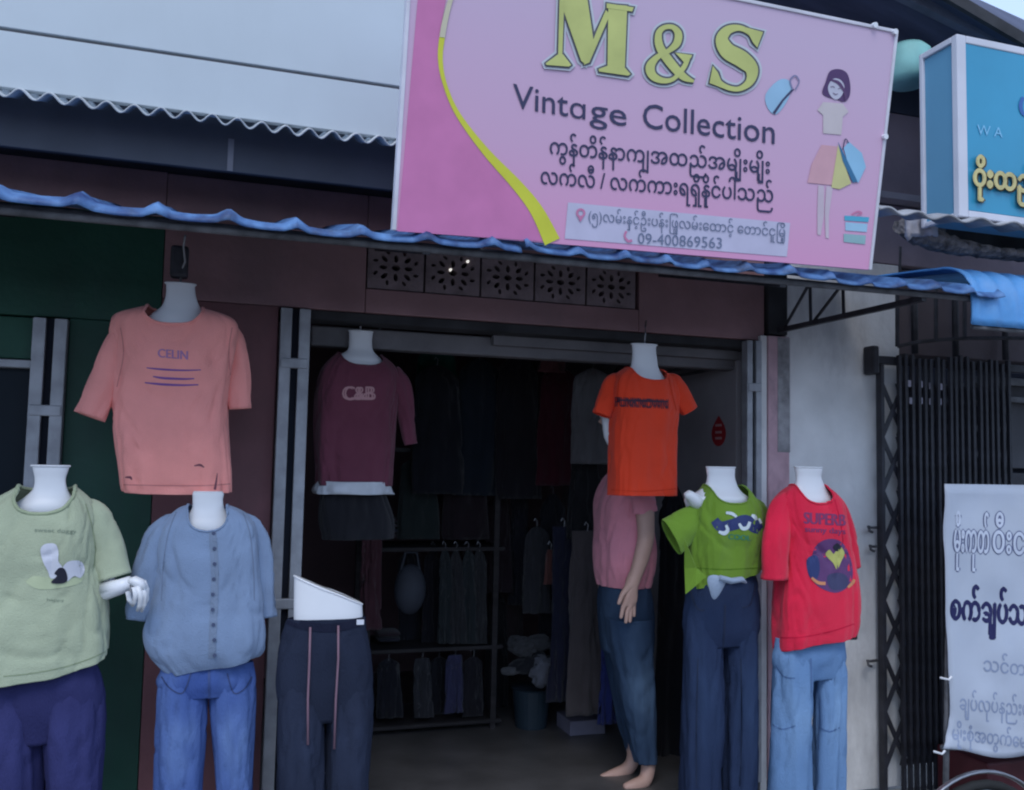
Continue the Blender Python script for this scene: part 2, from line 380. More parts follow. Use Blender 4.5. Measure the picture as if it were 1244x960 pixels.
# ------------------------------------------------------------------ blue awning
aw = thing('blue_awning', (.8, -.9, 2.1), 'long blue corrugated awning over the mannequins with scalloped drooping edge', 'awning')
prof = [(-.02, 2.345), (-.3, 2.28), (-.6, 2.208), (-.85, 2.148), (-.93, 2.131), (-.97, 2.120), (-.995, 2.104), (-1.0, 2.092)]
corrugated('roof_sheet', m_blue, aw, -3.2, .90, .2, .011, prof, 'rib', .35, .003, 16, wob=.017)
corrugated('roof_sheet', m_blue, aw, .905, 2.86, .165, .010, [(a-.004, b+.006) for a, b in prof], 'rib', .45, .003, 16, wob=.018)
MB().tube([(-3.2, -.955, 2.076), (2.75, -.955, 2.095)], .013, 8).build('front_pipe', m_gpipe, aw, smooth=True)
for xx in (-.75, .6, 1.9):
    MB().bar((xx, -.02, 2.30), (xx, -.96, 2.085), .025, .03).build('rafter', m_pipe, aw)
MB().tube([(-3.2, -.5, 2.205), (2.8, -.5, 2.205)], .014, 8).build('purlin', m_gpipe, aw, smooth=True)
# triangular truss bracket at the wall corner
tb = MB()
xk = 2.53
q = lambda x, y: P(x, y, 0)
def at_x(x, y, X): return PX(x, y, X)
A0 = at_x(945, 402, xk); A1 = Vector((xk, -.92, 2.085))
MB().bar(A0, (xk, -.95, 2.08), .022, .022).build('truss_chord', m_pipe, aw)
for (a, b) in (((952, 400), (983, 345)), ((985, 392), (984, 345)), ((989, 390), (1022, 347)), ((1025, 384), (1024, 349))):
    MB().bar(at_x(*a, xk), at_x(*b, xk), .010, .010).build('truss_rod', m_pipe, aw)
# bright blue bullnose awning at far right
bn = thing('bullnose_awning', (3.2, -.9, 2.1), 'bright blue curved awning end rolling down at the right edge', 'awning')
arc = [(-.35, 2.28), (-.55, 2.262), (-.72, 2.245)]
for i in range(9):
    a = i/8*pi/2*1.02; arc.append((-.80-.17*sin(a), 2.235-.055*(1-cos(a))*1.0-.06*(1-cos(a))))
arc += [(-.975, 2.08), (-.975, 2.02), (-.972, 1.99)]
corrugated('roof_sheet', m_blue2, bn, 2.735, 4.6, .09, .006, arc, 'sin', .2, .004, 10, wob=.006)
for j in range(2):
    MB().tube([(2.735, y, z+.004) for y, z in arc], .006 if j else .006, 6).build('sheet_rim', m_blue2, bn, smooth=True) if j == 0 else None
MB().tube([(2.75, -.955, 1.985), (4.6, -.955, 1.985)], .010, 8).build('front_pipe', m_gpipe, bn)
chord = [P(1090, 421, -.1), P(1112, 416, -.15), P(1140, 413, -.2), P(1180, 411, -.25), P(1290, 411, -.3)]
MB().tube(chord, .009, 6).build('truss_rod', m_pipe, bn)
for (x, y0_, y1_) in ((1137, 352, 413), (1090, 350, 421), (1172, 350, 412)):
    MB().tube([P(x, y0_, -.2), P(x, y1_, -.2)], .010, 6).build('truss_rod', m_pipe, bn)

# ledge, eave and corrugated edge above right
sc2 = corrugated('corrugated_roof', mat('pale_roof_edge', (.42, .42, .44), .5, .2, 8, .1, 30, stain=.8, stain_c=(.12, .12, .13)), None, 2.262, 5.2, .15, .010, [(-.90, 2.405), (-.97, 2.396), (-1.03, 2.380)], 'sin', .5, .008, 12, loc=(3.4, -.6, 2.5), wob=.012)
setp(sc2, 'thin wavy roof sheet edge under the turquoise light box', 'roof sheet')
zb1, zb2 = P(1200, 300, -.62).z, P(1200, 266, -.62).z
bm_ = MB().box(2.95, 5.2, -.62, -.5, zb1, zb2).build('ledge_beam', m_soffit, None, (3.5, -.5, 2.4)); setp(bm_, 'dark beam under the turquoise light box', 'beam')
# crumbling ledge
vs = []; fs = []; nx = 70
pth = [P(1097, 284, -.72), P(1110, 295, -.72), P(1130, 303, -.72), P(1160, 309, -.72), P(1200, 313, -.72), P(1244, 317, -.72), P(1330, 326, -.72)]
hh = [.075, .10, .085, .06, .045, .04, .04]
def ip(lst, t):
    i = min(int(t*(len(lst)-1)), len(lst)-2); f_ = t*(len(lst)-1)-i
    return lst[i]*(1-f_)+lst[i+1]*f_
for i in range(nx+1):
    t = i/nx; c = ip(pth, t); h = ip(hh, t)
    for j in range(10):
        a = 2*pi*j/10; d = Vector((0, cos(a)*.06, sin(a)*h*.5+h*.5))
        nn = noise.noise(Vector((c.x*22, j*1.7, 1)))*.022+noise.noise(Vector((c.x*60, j*2.7, 4)))*.010
        vs.append(c + d*(1+nn*8) + Vector((nn*.3, 0, nn*.5)))
for i in range(nx):
    for j in range(10):
        fs.append([i*10+j, i*10+(j+1) % 10, (i+1)*10+(j+1) % 10, (i+1)*10+j])
fs.append(list(range(10))); fs.append([nx*10+j for j in reversed(range(10))])
setp(link('broken_ledge', mesh('l', vs, fs), m_rubble, None, tuple(pth[1])), 'crumbling grey-brown ledge below the light box beam', 'ledge')
tar = MB()
tv = []; tf = []
for i in range(13):
    for j in range(7):
        x = 1099+i*3.4; y = 262+j*4.2 - i*.2
        p = P(x, y, -.80-.02*sin(i*.8)+.012*noise.noise(Vector((i*.7, j*.9, 2))))
        if j == 6: p.z -= .012*abs(noise.noise(Vector((i*1.3, 0, 9))))*3
        tv.append(p)
for i in range(12):
    for j in range(6): a = i*7+j; tf.append([a, a+1, a+8, a+7])
o = link('torn_sheet', mesh('t', tv, tf), mat('pale_torn_sheet', (.48, .46, .5), .9, .2, 12, .5, 40), None, tuple(tv[40]), True)
s = o.modifiers.new('thick', 'SOLIDIFY'); s.thickness = .006
setp(o, 'pale torn sheet hanging over the end of the broken ledge', 'tarpaulin')
# big dark eave, top right
ev = thing('overhanging_roof', (3, -.6, 3.6), 'large dark blue-grey roof overhang above the pink sign at top right', 'roof')
def slab(pts, th):
    n = len(pts); vs = list(pts)+[p+Vector((0, 0, th)) for p in pts]
    fs = [list(range(n)), [n+i for i in reversed(range(n))]]+[[i, n+i, n+(i+1) % n, (i+1) % n] for i in range(n)]
    return vs, fs
E1, E2 = P(1040, -68, -.8), P(1420, 155, -.8)
B1, B2 = P(700, -60, -.02), P(1330, 190, -.02)
B1 = Vector((1.6, -.02, 3.70)); B2 = Vector((5.6, -.02, 3.60))
vs, fs = slab([E1, E2, B2, B1], .02); link('roof_sheet', mesh('r', vs, fs), m_eave, ev)
for t in (.12, .42, .72):
    a = E1.lerp(B1, t)-Vector((0, 0, .03)); b = E2.lerp(B2, t)-Vector((0, 0, .03))
    MB().bar(a, b, .04, .05).build('purlin', mat('eave_timber', (.14, .15, .2), .8, .2), ev)
MB().bar(E1+Vector((0, -.01, .0)), E2+Vector((0, -.01, .0)), .02, .05).build('edge_board', m_soffit, ev)
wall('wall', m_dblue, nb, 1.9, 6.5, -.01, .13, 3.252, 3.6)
# teal drum
cc = P(1098, 80, -.62)
db = MB().tube([cc+Vector((0, -.02, -.095)), cc+Vector((0, -.02, -.07)), cc+Vector((0, -.02, .05)), cc+Vector((0, -.02, .075))], [.07, .095, .095, .07], 24)
o = db.build('plastic_drum', m_teal, None, tuple(cc), smooth=True); setp(o, 'pale teal plastic drum tucked between pink sign and light box', 'drum')
# power lines
for i, (a, b) in enumerate((((1120, -40), (1300, 62)), ((1165, -60), (1320, 25)), ((1195, -50), (1330, 10)))):
    p0 = CAM + ray(*a)*14; p1 = CAM + ray(*b)*15
    p0 = p0 + (p0-p1)*.05; mid = (p0+p1)/2 - Vector((0, 0, .06))
    p1 = p1+(p1-p0)*2.0
    o = MB().tube([p0, mid, p1], .010, 6).build('power_line', mat('grey_cable', (.25, .25, .26), .8), None, tuple(mid))
    setp(o, ['lowest power cable crossing the white sky at top right', 'middle power cable crossing the white sky at top right', 'highest power cable crossing the white sky at top right'][i], 'cable', 'power lines overhead')

# ------------------------------------------------------------------ flat art helpers
def font_tris(body, size=1.0):
    """returns verts (2D) and faces of text; '|' after a char adds a little kerning"""
    kern = {}; s = ''
    for ch in body:
        if ch == '|': kern[len(s)-1] = kern.get(len(s)-1, 0)+1
        else: s += ch
    c = bpy.data.curves.new('txt', 'FONT'); c.body = s; c.size = size; c.resolution_u = 3
    for k, v in kern.items(): c.body_format[k].kerning = v*3.4
    o = bpy.data.objects.new('txt', c); col.objects.link(o); bpy.context.view_layer.update()
    me = bpy.data.meshes.new_from_object(o.evaluated_get(bpy.context.evaluated_depsgraph_get()))
    vs = [(v.co.x, v.co.y) for v in me.vertices]; fs = [list(p.vertices) for p in me.polygons]
    bpy.data.objects.remove(o); bpy.data.meshes.remove(me)
    xs = [v[0] for v in vs]; return vs, fs, min(xs), max(xs)
def crom(pts, n=8, closed=False):
    out = []; N = len(pts); rng = range(N if closed else N-1)
    for i in rng:
        g = (lambda k: pts[k % N]) if closed else (lambda k: pts[max(0, min(N-1, k))])
        p0, p1, p2, p3 = g(i-1), g(i), g(i+1), g(i+2)
        for s in range(n):
            t = s/n
            out.append(tuple(.5*((2*b)+(-a+c)*t+(2*a-5*b+4*c-d)*t*t+(-a+3*b-3*c+d)*t*t*t) for a, b, c, d in zip(p0, p1, p2, p3)))
    if not closed: out.append(tuple(pts[-1]))
    return out
def ribbon(pts, closed=False):
    """pts (x,y,w) -> verts, quads"""
    n = len(pts); vs = []; fs = []
    for i, (x, y, w_) in enumerate(pts):
        a = pts[(i-1) % n] if closed else pts[max(i-1, 0)]; b = pts[(i+1) % n] if closed else pts[min(i+1, n-1)]
        dx, dy = b[0]-a[0], b[1]-a[1]; l = math.hypot(dx, dy) or 1; nx_, ny_ = -dy/l, dx/l
        vs += [(x+nx_*w_/2, y+ny_*w_/2), (x-nx_*w_/2, y-ny_*w_/2)]
    for i in range(n if closed else n-1):
        j = (i+1) % n; fs.append([2*i, 2*i+1, 2*j+1, 2*j])
    return vs, fs

# ------------------------------------------------------------------ the pink shop sign
SBL, SBR = P(480, 280, -1.0), P(1055, 328, -1.0)
STR = P(1087, 42, -1.146)
su = Vector((1, 0, 0)); sv = (STR-SBR); sv.x = 0; sv.normalize(); sn = su.cross(sv)   # sn points to the street
S0 = Vector((.488, -1.0, 2.128)); SW = 2.236-.488; SH = .90
sign = thing('shop_sign', (1.36, -1.0, 2.13), 'large pink and lilac clothes shop sign reading Vintage Collection above the awning', 'sign')
def SP(x, y, off=0.0):
    d = ray(x, y); t = (S0+sn*off-CAM).dot(sn)/d.dot(sn); return CAM+d*t
def SU(u, v, off=0.0): return S0+su*u+sv*v+sn*off
def poly_sign(name, pts, off, m, parent=None, world=False):
    vs = [SP(x, y, off) for x, y in pts]; return link(name, mesh(name, vs, [list(range(len(pts)))]), m, parent or sign)
def art(name, vs, fs, off, m, parent=None, grad=0):
    n = max(1, len(vs)); return link(name, mesh(name, [SP(x, y, off+grad*i/n) for i, (x, y) in enumerate(vs)], fs), m, parent or sign)
# body box of the sign (wooden/metal frame wrapped in vinyl)
zb = .0
fr = MB(); vs = [SU(u, v, o_) for o_ in (-.03, 0) for u, v in ((0, -.002), (SW, .026), (SW, .026+SH*.935), (0, SH*.935+.03))]
m_face = mat('sign_lilac_vinyl', (.70, .47, .58), .45, .03, 2, 0)
# printed colour drifts from cool lilac at the top to pink at the foot
n_ = m_face.node_tree; b_ = n_.nodes['Principled BSDF']; tcn = n_.nodes.new('ShaderNodeTexCoord'); sx = n_.nodes.new('ShaderNodeSeparateXYZ')
mr = n_.nodes.new('ShaderNodeMapRange'); mr.inputs[1].default_value = 0; mr.inputs[2].default_value = .75
rp = n_.nodes.new('ShaderNodeValToRGB'); rp.color_ramp.elements[0].color = (.74, .34, .54, 1); rp.color_ramp.elements[1].color = (.62, .46, .60, 1); rp.color_ramp.elements.new(.4).color = (.67, .41, .57, 1)
n_.links.new(tcn.outputs['Object'], sx.inputs[0]); n_.links.new(sx.outputs[2], mr.inputs[0]); n_.links.new(mr.outputs[0], rp.inputs[0]); n_.links.new(rp.outputs[0], b_.inputs['Base Color'])
link('sign_face', mesh('sf', vs, [(4, 5, 6, 7), (3, 2, 1, 0), (0, 1, 5, 4), (1, 2, 6, 5), (2, 3, 7, 6), (3, 0, 4, 7)]), m_face, sign)
m_frame = mat('sign_edge_white', (.7, .68, .74), .5)
for a, b in (((0, -.002), (0, SH*.935+.03)), ((SW, .026), (SW, .026+SH*.935)), ((0, SH*.935+.03), (SW, .026+SH*.935))):
    MB().bar(SU(*a, -.012), SU(*b, -.012), .012, .034, up=sn).build('edge_trim', m_frame, sign, bevel=.002)
for u, v in ((SW-.012, .026+SH*.935-.004), (SW-.1, .03+SH*.935), (SW-.004, .5)):
    MB().tube([SU(u, v, .0), SU(u, v, .014)], .010, 8).build('fixing', m_body, sign)
m_mag = flat('sign_magenta', (.64, .21, .42)); m_yel = flat('sign_yellow_green', (.66, .66, .06)); m_ink = flat('sign_dark_ink', (.055, .055, .12))
m_gold = mat('sign_letter_green', (.58, .60, .20), .5, .08, 8); m_halo = flat('letter_halo', (.60, .62, .66)); m_ol = flat('letter_outline', (.12, .12, .14))
curve = crom([(548, -30), (538, 20), (533, 60), (537, 95), (555, 140), (592, 190), (630, 232), (652, 262), (664, 297)], 6)
poly_sign('magenta_panel', [(483, 281), (510, -30)]+curve+[(662, 293.5)], .0015, m_mag)
sw = crom([(556, -25, 5), (545, 8, 6), (538, 40, 7), (535, 72, 6), (541, 104, 5), (557, 140, 6), (590, 184, 9), (628, 225, 13), (652, 256, 16), (671, 294, 20)], 6)
vs, fs = ribbon(sw); art('swoosh', vs, fs, .003, m_yel)
m_fade = flat('swoosh_fade', (.64, .58, .42)); vs, fs = ribbon(sw[:14]); art('swoosh_highlight', vs, fs, .004, m_fade)
poly_sign('address_panel', [(690, 246), (960, 271), (956, 312), (686, 290)], .0015, flat('address_panel_blue', (.57, .54, .68)))

# big letters M & S
def letter(name, parts):
    """parts: list of polygons [(x,y)..] or ribbons ('r', [(x,y,w)..])"""
    root = None
    for lay, (g, off, m) in enumerate(((9.5, .0020, m_halo), (4.2, .0042, m_ol), (0, .0068, m_gold))):
        V = []; Fc = []; O = []
        for k, p in enumerate(parts):
            if p[0] == 'r':
                vs, fs = ribbon([(x, y, w_+g) for x, y, w_ in crom(p[1], 7)])
            else:
                c = (sum(q[0] for q in p)/len(p), sum(q[1] for q in p)/len(p))
                # push the outline outwards
                vs = []; n = len(p); ar = sum(p[i][0]*p[(i+1) % n][1]-p[(i+1) % n][0]*p[i][1] for i in range(n)); sg = 1 if ar > 0 else -1
                for i in range(n):
                    a, b, d = p[i-1], p[i], p[(i+1) % n]
                    e1 = Vector((b[0]-a[0], b[1]-a[1])).normalized(); e2 = Vector((d[0]-b[0], d[1]-b[1])).normalized()
                    nn = Vector((e1.y+e2.y, -e1.x-e2.x))*sg
                    if nn.length > 1e-4: nn.normalize()
                    vs.append((b[0]+nn.x*g/2*1.15, b[1]+nn.y*g/2*1.15))
                fs = [list(range(n))]
            o_ = len(V); V += vs; Fc += [[i+o_ for i in f] for f in fs]; O += [off+.0003*k+.0006*i/len(vs) for i in range(len(vs))]
        me = mesh(name, [SP(x, y, o) for (x, y), o in zip(V, O)], Fc)
        o = link(name if lay == 0 else ('letter_outline' if lay == 1 else 'letter_fill'), me, m, sign if lay == 0 else root)
        if lay == 0: root = o
M_ = [[(690, -12), (712, -12), (721, 49), (711, 78), (706, 74), (680, 0)],            # thick diagonal (leans right)
      [(724, 40), (736, 12), (741, 18), (716, 76), (709, 79)],                        # thin diagonal
      [(739, 5), (762, 7), (759, 84), (738, 82)],                                     # right stem
      [(737, 4), (770, 9), (768, 14), (737, 10)],                                     # top serif
      [(727, 84), (738, 80), (759, 82), (766, 90), (763, 92), (728, 87)],             # foot serif
      [(680, -12), (686, -12), (683, 70), (678, 68)],                                 # left thin stem
      [(663, 77), (678, 66), (684, 66), (694, 79), (691, 81), (664, 79)]]
letter('letter_m', M_)
AMP = [('r', [(843, 99, 3), (830, 93, 9), (815, 77, 11), (802, 58, 10), (800, 42, 8), (806, 34, 6), (817, 33, 6), (824, 41, 9), (822, 53, 9), (812, 62, 6), (798, 70, 7), (790, 81, 11), (793, 92, 10), (805, 98, 7), (818, 96, 5), (830, 83, 6), (836, 71, 5)]),
       [(820, 64), (841, 67), (839, 71), (831, 76), (826, 70)]]
letter('letter_ampersand', AMP)
S_ = [('r', [(918, 52, 4), (911, 40, 6), (898, 34, 7), (884, 37, 11), (877, 48, 15), (884, 62, 19), (901, 72, 20), (913, 84, 16), (911, 99, 10), (898, 108, 6), (883, 106, 6), (872, 98, 6), (866, 86, 3)]),
      [(905, 33), (927, 39), (920, 58), (915, 52)], [(862, 101), (866, 80), (872, 88), (880, 108)]]
letter('letter_s', S_)
m_txt = m_ink
def sign_text(name, body, p0, p1, hpx, off, m, P_=SP, parent=None, dy=0, asp=1.0, bold=0):
    vs, fs, a, b = font_tris(body)
    ux, uy = (p1[0]-p0[0])/(b-a), (p1[1]-p0[1])/(b-a)
    copies = [(0, 0)] if not bold else [(-bold, 0), (bold, 0), (0, bold), (0, -bold)]
    V = []; Fc = []
    for ci, (ox, oy) in enumerate(copies):
        o_ = len(V)
        for x, y in vs:
            t = x-a; lean = .06
            V.append(P_(p0[0]+ux*t - y*hpx*(-.02) + ox, p0[1]+uy*t - y*hpx + oy, off+ci*.0003))
        Fc += [[i+o_ for i in f] for f in fs]
    return link(name, mesh(name, V, Fc), m, parent or sign)
# 'Vintage Collection': single storey a is set on its own, reduced to x-height
sign_text('lettering', 'Vint', (623, 130.5), (690, 141.5), 42, .002, m_ink, bold=.12)
sign_text('lettering', 'ɑ', (692.5, 142.0), (711, 145), 33, .002, m_ink, bold=.12)
sign_text('lettering', 'ge', (716.5, 146), (761, 153.5), 40, .002, m_ink, bold=.12)
sign_text('lettering', 'Collection', (781, 155), (941, 175), 43, .002, m_ink, bold=.12)
sign_text('lettering', 'ကွန်တိန်|နာကျအထည်အမျို|းမျို|း', (668, 187), (935, 211), 27, .002, m_ink, bold=.3)
sign_text('lettering', 'လက်လီ / လက်ကားရရှိနို|င်ပါသည်', (657, 223), (939, 246), 27, .002, m_ink, bold=.3)
m_ink2 = flat('address_ink', (.17, .20, .30))
sign_text('lettering', '(၅)လမ်းနှင့်ဦးပန်းြဖူလမ်းေထာင့် ေတာင်ငူြမို့', (715, 268), (954, 288), 17, .004, m_ink2)
sign_text('lettering', '09-400869563', (775, 296), (877, 302), 19, .004, m_ink2)
m_pin = flat('pin_pink', (.62, .22, .38))
def circ(cx, cy, rx, ry, n=20): return [(cx+cos(2*pi*i/n)*rx, cy+sin(2*pi*i/n)*ry, 0) for i in range(n)]
vs, fs = ribbon([(x, y, 2.6) for x, y, _ in circ(705.5, 259, 4.4, 4.6)], True); pin = art('map_pin_mark', vs, fs, .004, m_pin)
art('pin_point', [(702, 263), (709, 263.5), (705, 270)], [(0, 1, 2)], .0045, m_pin, pin)
vs, fs = ribbon(crom([(761, 281, 3), (759, 287, 2.4), (763, 293, 3.2), (768, 292, 3)], 5)); art('phone_mark', vs, fs, .004, m_pin)
# shopping woman illustration and bags
ill = MB(); o = poly_sign('illustration_hair', [p for p in crom([(1003, 100), (1008, 87), (1019, 84), (1029, 89), (1033, 103), (1032, 117), (1025, 124), (1015, 120), (1008, 119), (999, 113)], 4, True)], .002, flat('illus_hair', (.10, .05, .14)))
poly_sign('illustration_face', crom([(1006, 105), (1012, 96), (1021, 97), (1026, 106), (1022, 117), (1015, 121), (1008, 115)], 4, True), .003, flat('illus_skin', (.55, .53, .62)), o)
m_eye = flat('illus_line', (.2, .14, .22))
for pts_ in ([(1009, 106, .9), (1012, 105, .9), (1014, 106.5, .9)], [(1018, 108, .9), (1021, 107, .9), (1023, 108.5, .9)], [(1012, 113, .9), (1015, 115, 1.3), (1018, 114, .9)]):
    vs, fs = ribbon(pts_); art('face_line', vs, fs, .0042, m_eye, o)
vs, fs = ribbon(crom([(1009, 97, 2), (1019, 101, 4), (1026, 112, 3), (1028, 122, 3)], 5)); art('hair_fringe', vs, fs, .0038, flat('illus_hair2', (.12, .06, .15)), o)
poly_sign('illustration_top', [(1000, 124), (1024, 126), (1031, 136), (1024, 142), (1022, 164), (1000, 162), (1000, 140), (993, 134)], .002, flat('illus_top', (.62, .54, .54)))
poly_sign('illustration_skirt', [(998, 176), (1017, 178), (1019, 226), (981, 222), (986, 200)], .002, flat('illus_skirt', (.68, .38, .42)))
poly_sign('illustration_leg', [(994, 225), (1001, 226), (1001, 262), (997, 286), (993, 285), (993, 255)], .002, flat('illus_leg', (.62, .50, .56)))
poly_sign('illustration_leg', [(1004, 226), (1012, 227), (1007, 262), (1007, 290), (1003, 289), (1002, 255)], .002, flat('illus_leg2', (.62, .50, .56)))
bg1 = poly_sign('illustration_bag', [(1018, 176), (1034, 223), (1020, 230), (1010, 228), (1016, 190)], .003, flat('illus_yellow', (.62, .58, .26)))
poly_sign('illustration_bag', [(1025, 180), (1031, 172), (1047, 186), (1052, 203), (1043, 222), (1036, 220)], .003, flat('illus_blue', (.30, .55, .74)))
poly_sign('illustration_bag_side', [(1018, 172), (1022, 180), (1042, 221), (1036, 222), (1024, 196)], .004, flat('illus_dblue', (.05, .18, .32)))
vs, fs = ribbon(crom([(1024, 182, 1.2), (1027, 169, 1.2), (1031, 174, 1.2)], 5)); art('bag_handle', vs, fs, .004, m_ink)
hb = poly_sign('handbag_picture', crom([(930, 115), (945, 98), (957, 97), (962, 107), (955, 125), (943, 139), (933, 132)], 3, True), .002, flat('illus_blue2', (.34, .55, .72)))
vs, fs = ribbon([(940, 138, 3.4), (951, 122, 2.4), (964, 108, 2.6)]); art('bag_seam', vs, fs, .003, m_ink, hb)
vs, fs = ribbon(crom([(963, 109, 2), (960, 98, 2), (966, 92, 2), (971, 99, 1.5), (966, 109, 1.5)], 5)); art('bag_handle', vs, fs, .0035, flat('illus_handle', (.25, .25, .4)), hb)
poly_sign('gift_picture', [(1026, 262), (1056, 264), (1055, 270), (1026, 268)], .002, flat('illus_teal', (.09, .42, .58)))
poly_sign('gift_picture', [(1027, 270), (1054, 272), (1053, 282), (1027, 280)], .002, flat('illus_cyan', (.36, .58, .74)))
poly_sign('gift_picture', [(1025, 284), (1052, 286), (1051, 297), (1025, 294)], .002, flat('illus_green', (.30, .48, .50)))
vs, fs = ribbon(crom([(1035, 261, 2), (1042, 257, 2), (1047, 259, 2), (1041, 262, 2)], 4)); art('gift_picture', vs, fs, .003, m_pin)

# ------------------------------------------------------------------ turquoise light box
lb = thing('light_box_sign', (3.2, -.9, 2.4), 'turquoise light box sign with gold letters and white frame at right edge', 'sign')
y0 = -1.0; X0 = 2.655; ztop = 3.117; zbot = 2.398; yb = -.80; X1 = 4.4
m_tq = mat('turquoise_acrylic', (.04, .30, .48), .3, .06, 3, 0, spec=.4); m_tqs = mat('turquoise_side', (.12, .32, .47), .4, .06, 3)
m_alu = mat('white_aluminium', (.62, .62, .68), .45, .05)
MB().box(X0+.012, X1, y0+.012, yb, zbot+.012, ztop-.01).build('box_body', m_tqs, lb)
MB().box(X0+.03, X1, y0+.004, y0+.011, zbot+.03, ztop-.03).build('front_panel', m_tq, lb)
for b in ((X0, X0+.045, y0, y0+.03, zbot, ztop), (X0+.046, X1, y0, y0+.03, zbot, zbot+.028), (X0+.046, X1, y0, y0+.03, ztop-.03, ztop),
          (X0, X0+.02, yb-.02, yb, zbot, ztop), (X0, X0+.02, y0+.031, yb-.021, ztop-.025, ztop), (X0, X0+.02, y0+.031, yb-.021, zbot, zbot+.02)):
    MB().box(*b).build('frame', m_alu, lb, bevel=.004)
m_goldl = mat('gold_letter', (.62, .52, .22), .4, .15, 20, spec=.5, metal=.2); m_goldd = flat('gold_letter_side', (.10, .07, .03))
def PL(x, y, off): return P(x, y, y0+.004-off)
sign_text('lettering_shadow', 'ဝိုးထည်', (1184, 226), (1262, 236), 37, .006, m_goldd, PL, lb, bold=2.0)
sign_text('lettering', 'ဝိုးထည်', (1183, 225), (1261, 235), 37, .016, m_goldl, PL, lb, bold=1.25)
sign_text('lettering', 'W A', (1187, 163), (1218, 167), 17, .003, flat('faint_blue_print', (.22, .52, .74)), PL, lb)
vs, fs = ribbon(crom([(1243, 118, 4), (1240, 128, 5), (1243, 138, 4), (1252, 142, 4)], 5)); link('emblem_edge', mesh('e', [PL(x, y, .003) for x, y in vs], fs), flat('emblem_blue', (.05, .14, .4)), lb)

# ------------------------------------------------------------------ folding gate
gate = thing('folding_gate', (3.45, -.05, -.1), 'dark folding lattice gate pushed together in front of the neighbour entrance', 'gate')
gx0, gx1, gy = 3.085, 3.86, -.05
MB().box(gx0-.06, 4.9, gy-.015, gy+.02, 1.945, 1.985).build('top_rail', m_gate, gate, bevel=.004)
MB().box(gx0-.075, gx0-.035, gy-.04, gy+.035, 1.89, 2.03).build('rail_end', m_gate, gate, bevel=.01)
MB().box(gx0-.012, gx0+.008, gy-.02, gy+.02, -.1, 1.943).build('end_post', m_gate, gate, bevel=.003)
npk = 19; xs = [gx0+.092+(gx1-gx0-.092)*(i/(npk-1)) for i in range(npk)]
pk = MB().box(-.0075, .0075, -.010, .010, -.1, 2.0); pme = mesh('pk', pk.v, pk.f); pme.materials.append(m_gate)
for i, x in enumerate(xs):
    o = bpy.data.objects.new('picket', pme); col.objects.link(o); o.parent = gate; o.location = Vector((x, gy-.028, random.uniform(-.02, .012)))-Vector(gate.location)
    o.rotation_euler = (0, random.uniform(-.003, .003), 0)
bb = MB().bar((0, 0, 0), (.0605*2, 0, .25), .005, .020, up=Vector((0, 1, 0)))
# flat lattice bars in two crossing layers
vv = [(-.006, 0, -.004), (.006, 0, -.004)]
def barmesh(dx, dz, yo, bw=.020):
    m = MB(); a = Vector((0, yo, 0)); b = Vector((dx, yo, dz)); m.bar(a, b, bw, .004, up=Vector((0, 1, 0))); me = mesh('lb', m.v, m.f); me.materials.append(m_gate); return me
st = xs[1]-xs[0]
bA = barmesh(st*2, .262, -.012); bB = barmesh(st*2, -.262, -.007)
wd = xs[1]-gx0
bC = barmesh(wd, .262, -.012, .024); bD = barmesh(wd, -.262, -.007, .024)
for i in range(-1, npk-1, 1):
    for j in range(7):
        z = .02+j*.262
        if i < 0: x = gx0-.0
        else: x = xs[i]
        if j % 1: continue
        for me, zz in ((bA if i >= 0 else bC, z), (bB if i >= 0 else bD, z+.262)):
            if zz > 1.9 or (me is bA and z+.26 > 1.94): continue
            o = bpy.data.objects.new('lattice_bar', me); col.objects.link(o); o.parent = gate; o.location = Vector((x, gy, zz))-Vector(gate.location)
            if i >= npk-2: o.scale = (.5, 1, .5)
m_hook = m_gpipe
for (x, y) in ((1054, 641), (1056, 664), (1053, 803)):
    p = P(x, y, -.03); MB().tube([p+Vector((.06, 0, 0)), p+Vector((.01, -.01, 0)), p+Vector((-.012, -.02, .006)), p+Vector((-.016, -.03, -.012)), p+Vector((.004, -.03, -.02))], .007, 6).build('wall_hook', m_hook, gate, smooth=True)
m_riv = flat('pale_rivet', (.35, .33, .4))
for (x, y) in ((1105, 466), (1119, 467), (1131, 469), (1143, 470), (1107, 487), (1119, 487), (1131, 488), (1142, 488)):
    p = P(x, y, gy-.035); MB().box(p.x-.009, p.x+.009, gy-.036, gy-.030, p.z-.016, p.z+.016).build('rivet_plate', m_riv, gate)
    
# ------------------------------------------------------------------ white banner
bY = -.6
bnv = []; bf = []
L_ = [(1147, 588), (1148, 640), (1150, 700), (1153, 760), (1156, 830), (1157, 870), (1152, 895), (1146, 913)]
nI, nJ = 34, 28
def lefte(t): return ip([Vector((a, b, 0)) for a, b in L_], t)
bl = Vector((0, 0, 0))
def banner_pt(s, t, off=0):
    l = lefte(t); pL = P(l.x, l.y, bY); pR = P(1400, 590, bY).lerp(P(1400, 972, bY), t); pR.z = (1.375)*(1-t)+(.13)*t
    p = pL.lerp(pR, s)
    if t > .8: p.z += .012*sin(s*16+1)*(t-.8)*5
    p.y += .014*sin(s*9+t*3)+.02*noise.noise(Vector((s*4, t*3, 5)))+.012*noise.noise(Vector((s*10, t*9, 2))) - off
    return p
for i in range(nI+1):
    for j in range(nJ+1): bnv.append(banner_pt(i/nI, j/nJ))
for i in range(nI):
    for j in range(nJ): a = i*(nJ+1)+j; bf.append([a, a+1, a+nJ+2, a+nJ+1])
ban = thing('vinyl_banner', (3.4, bY, .8), 'white vinyl banner with Burmese lettering hanging in front of the gate', 'banner')
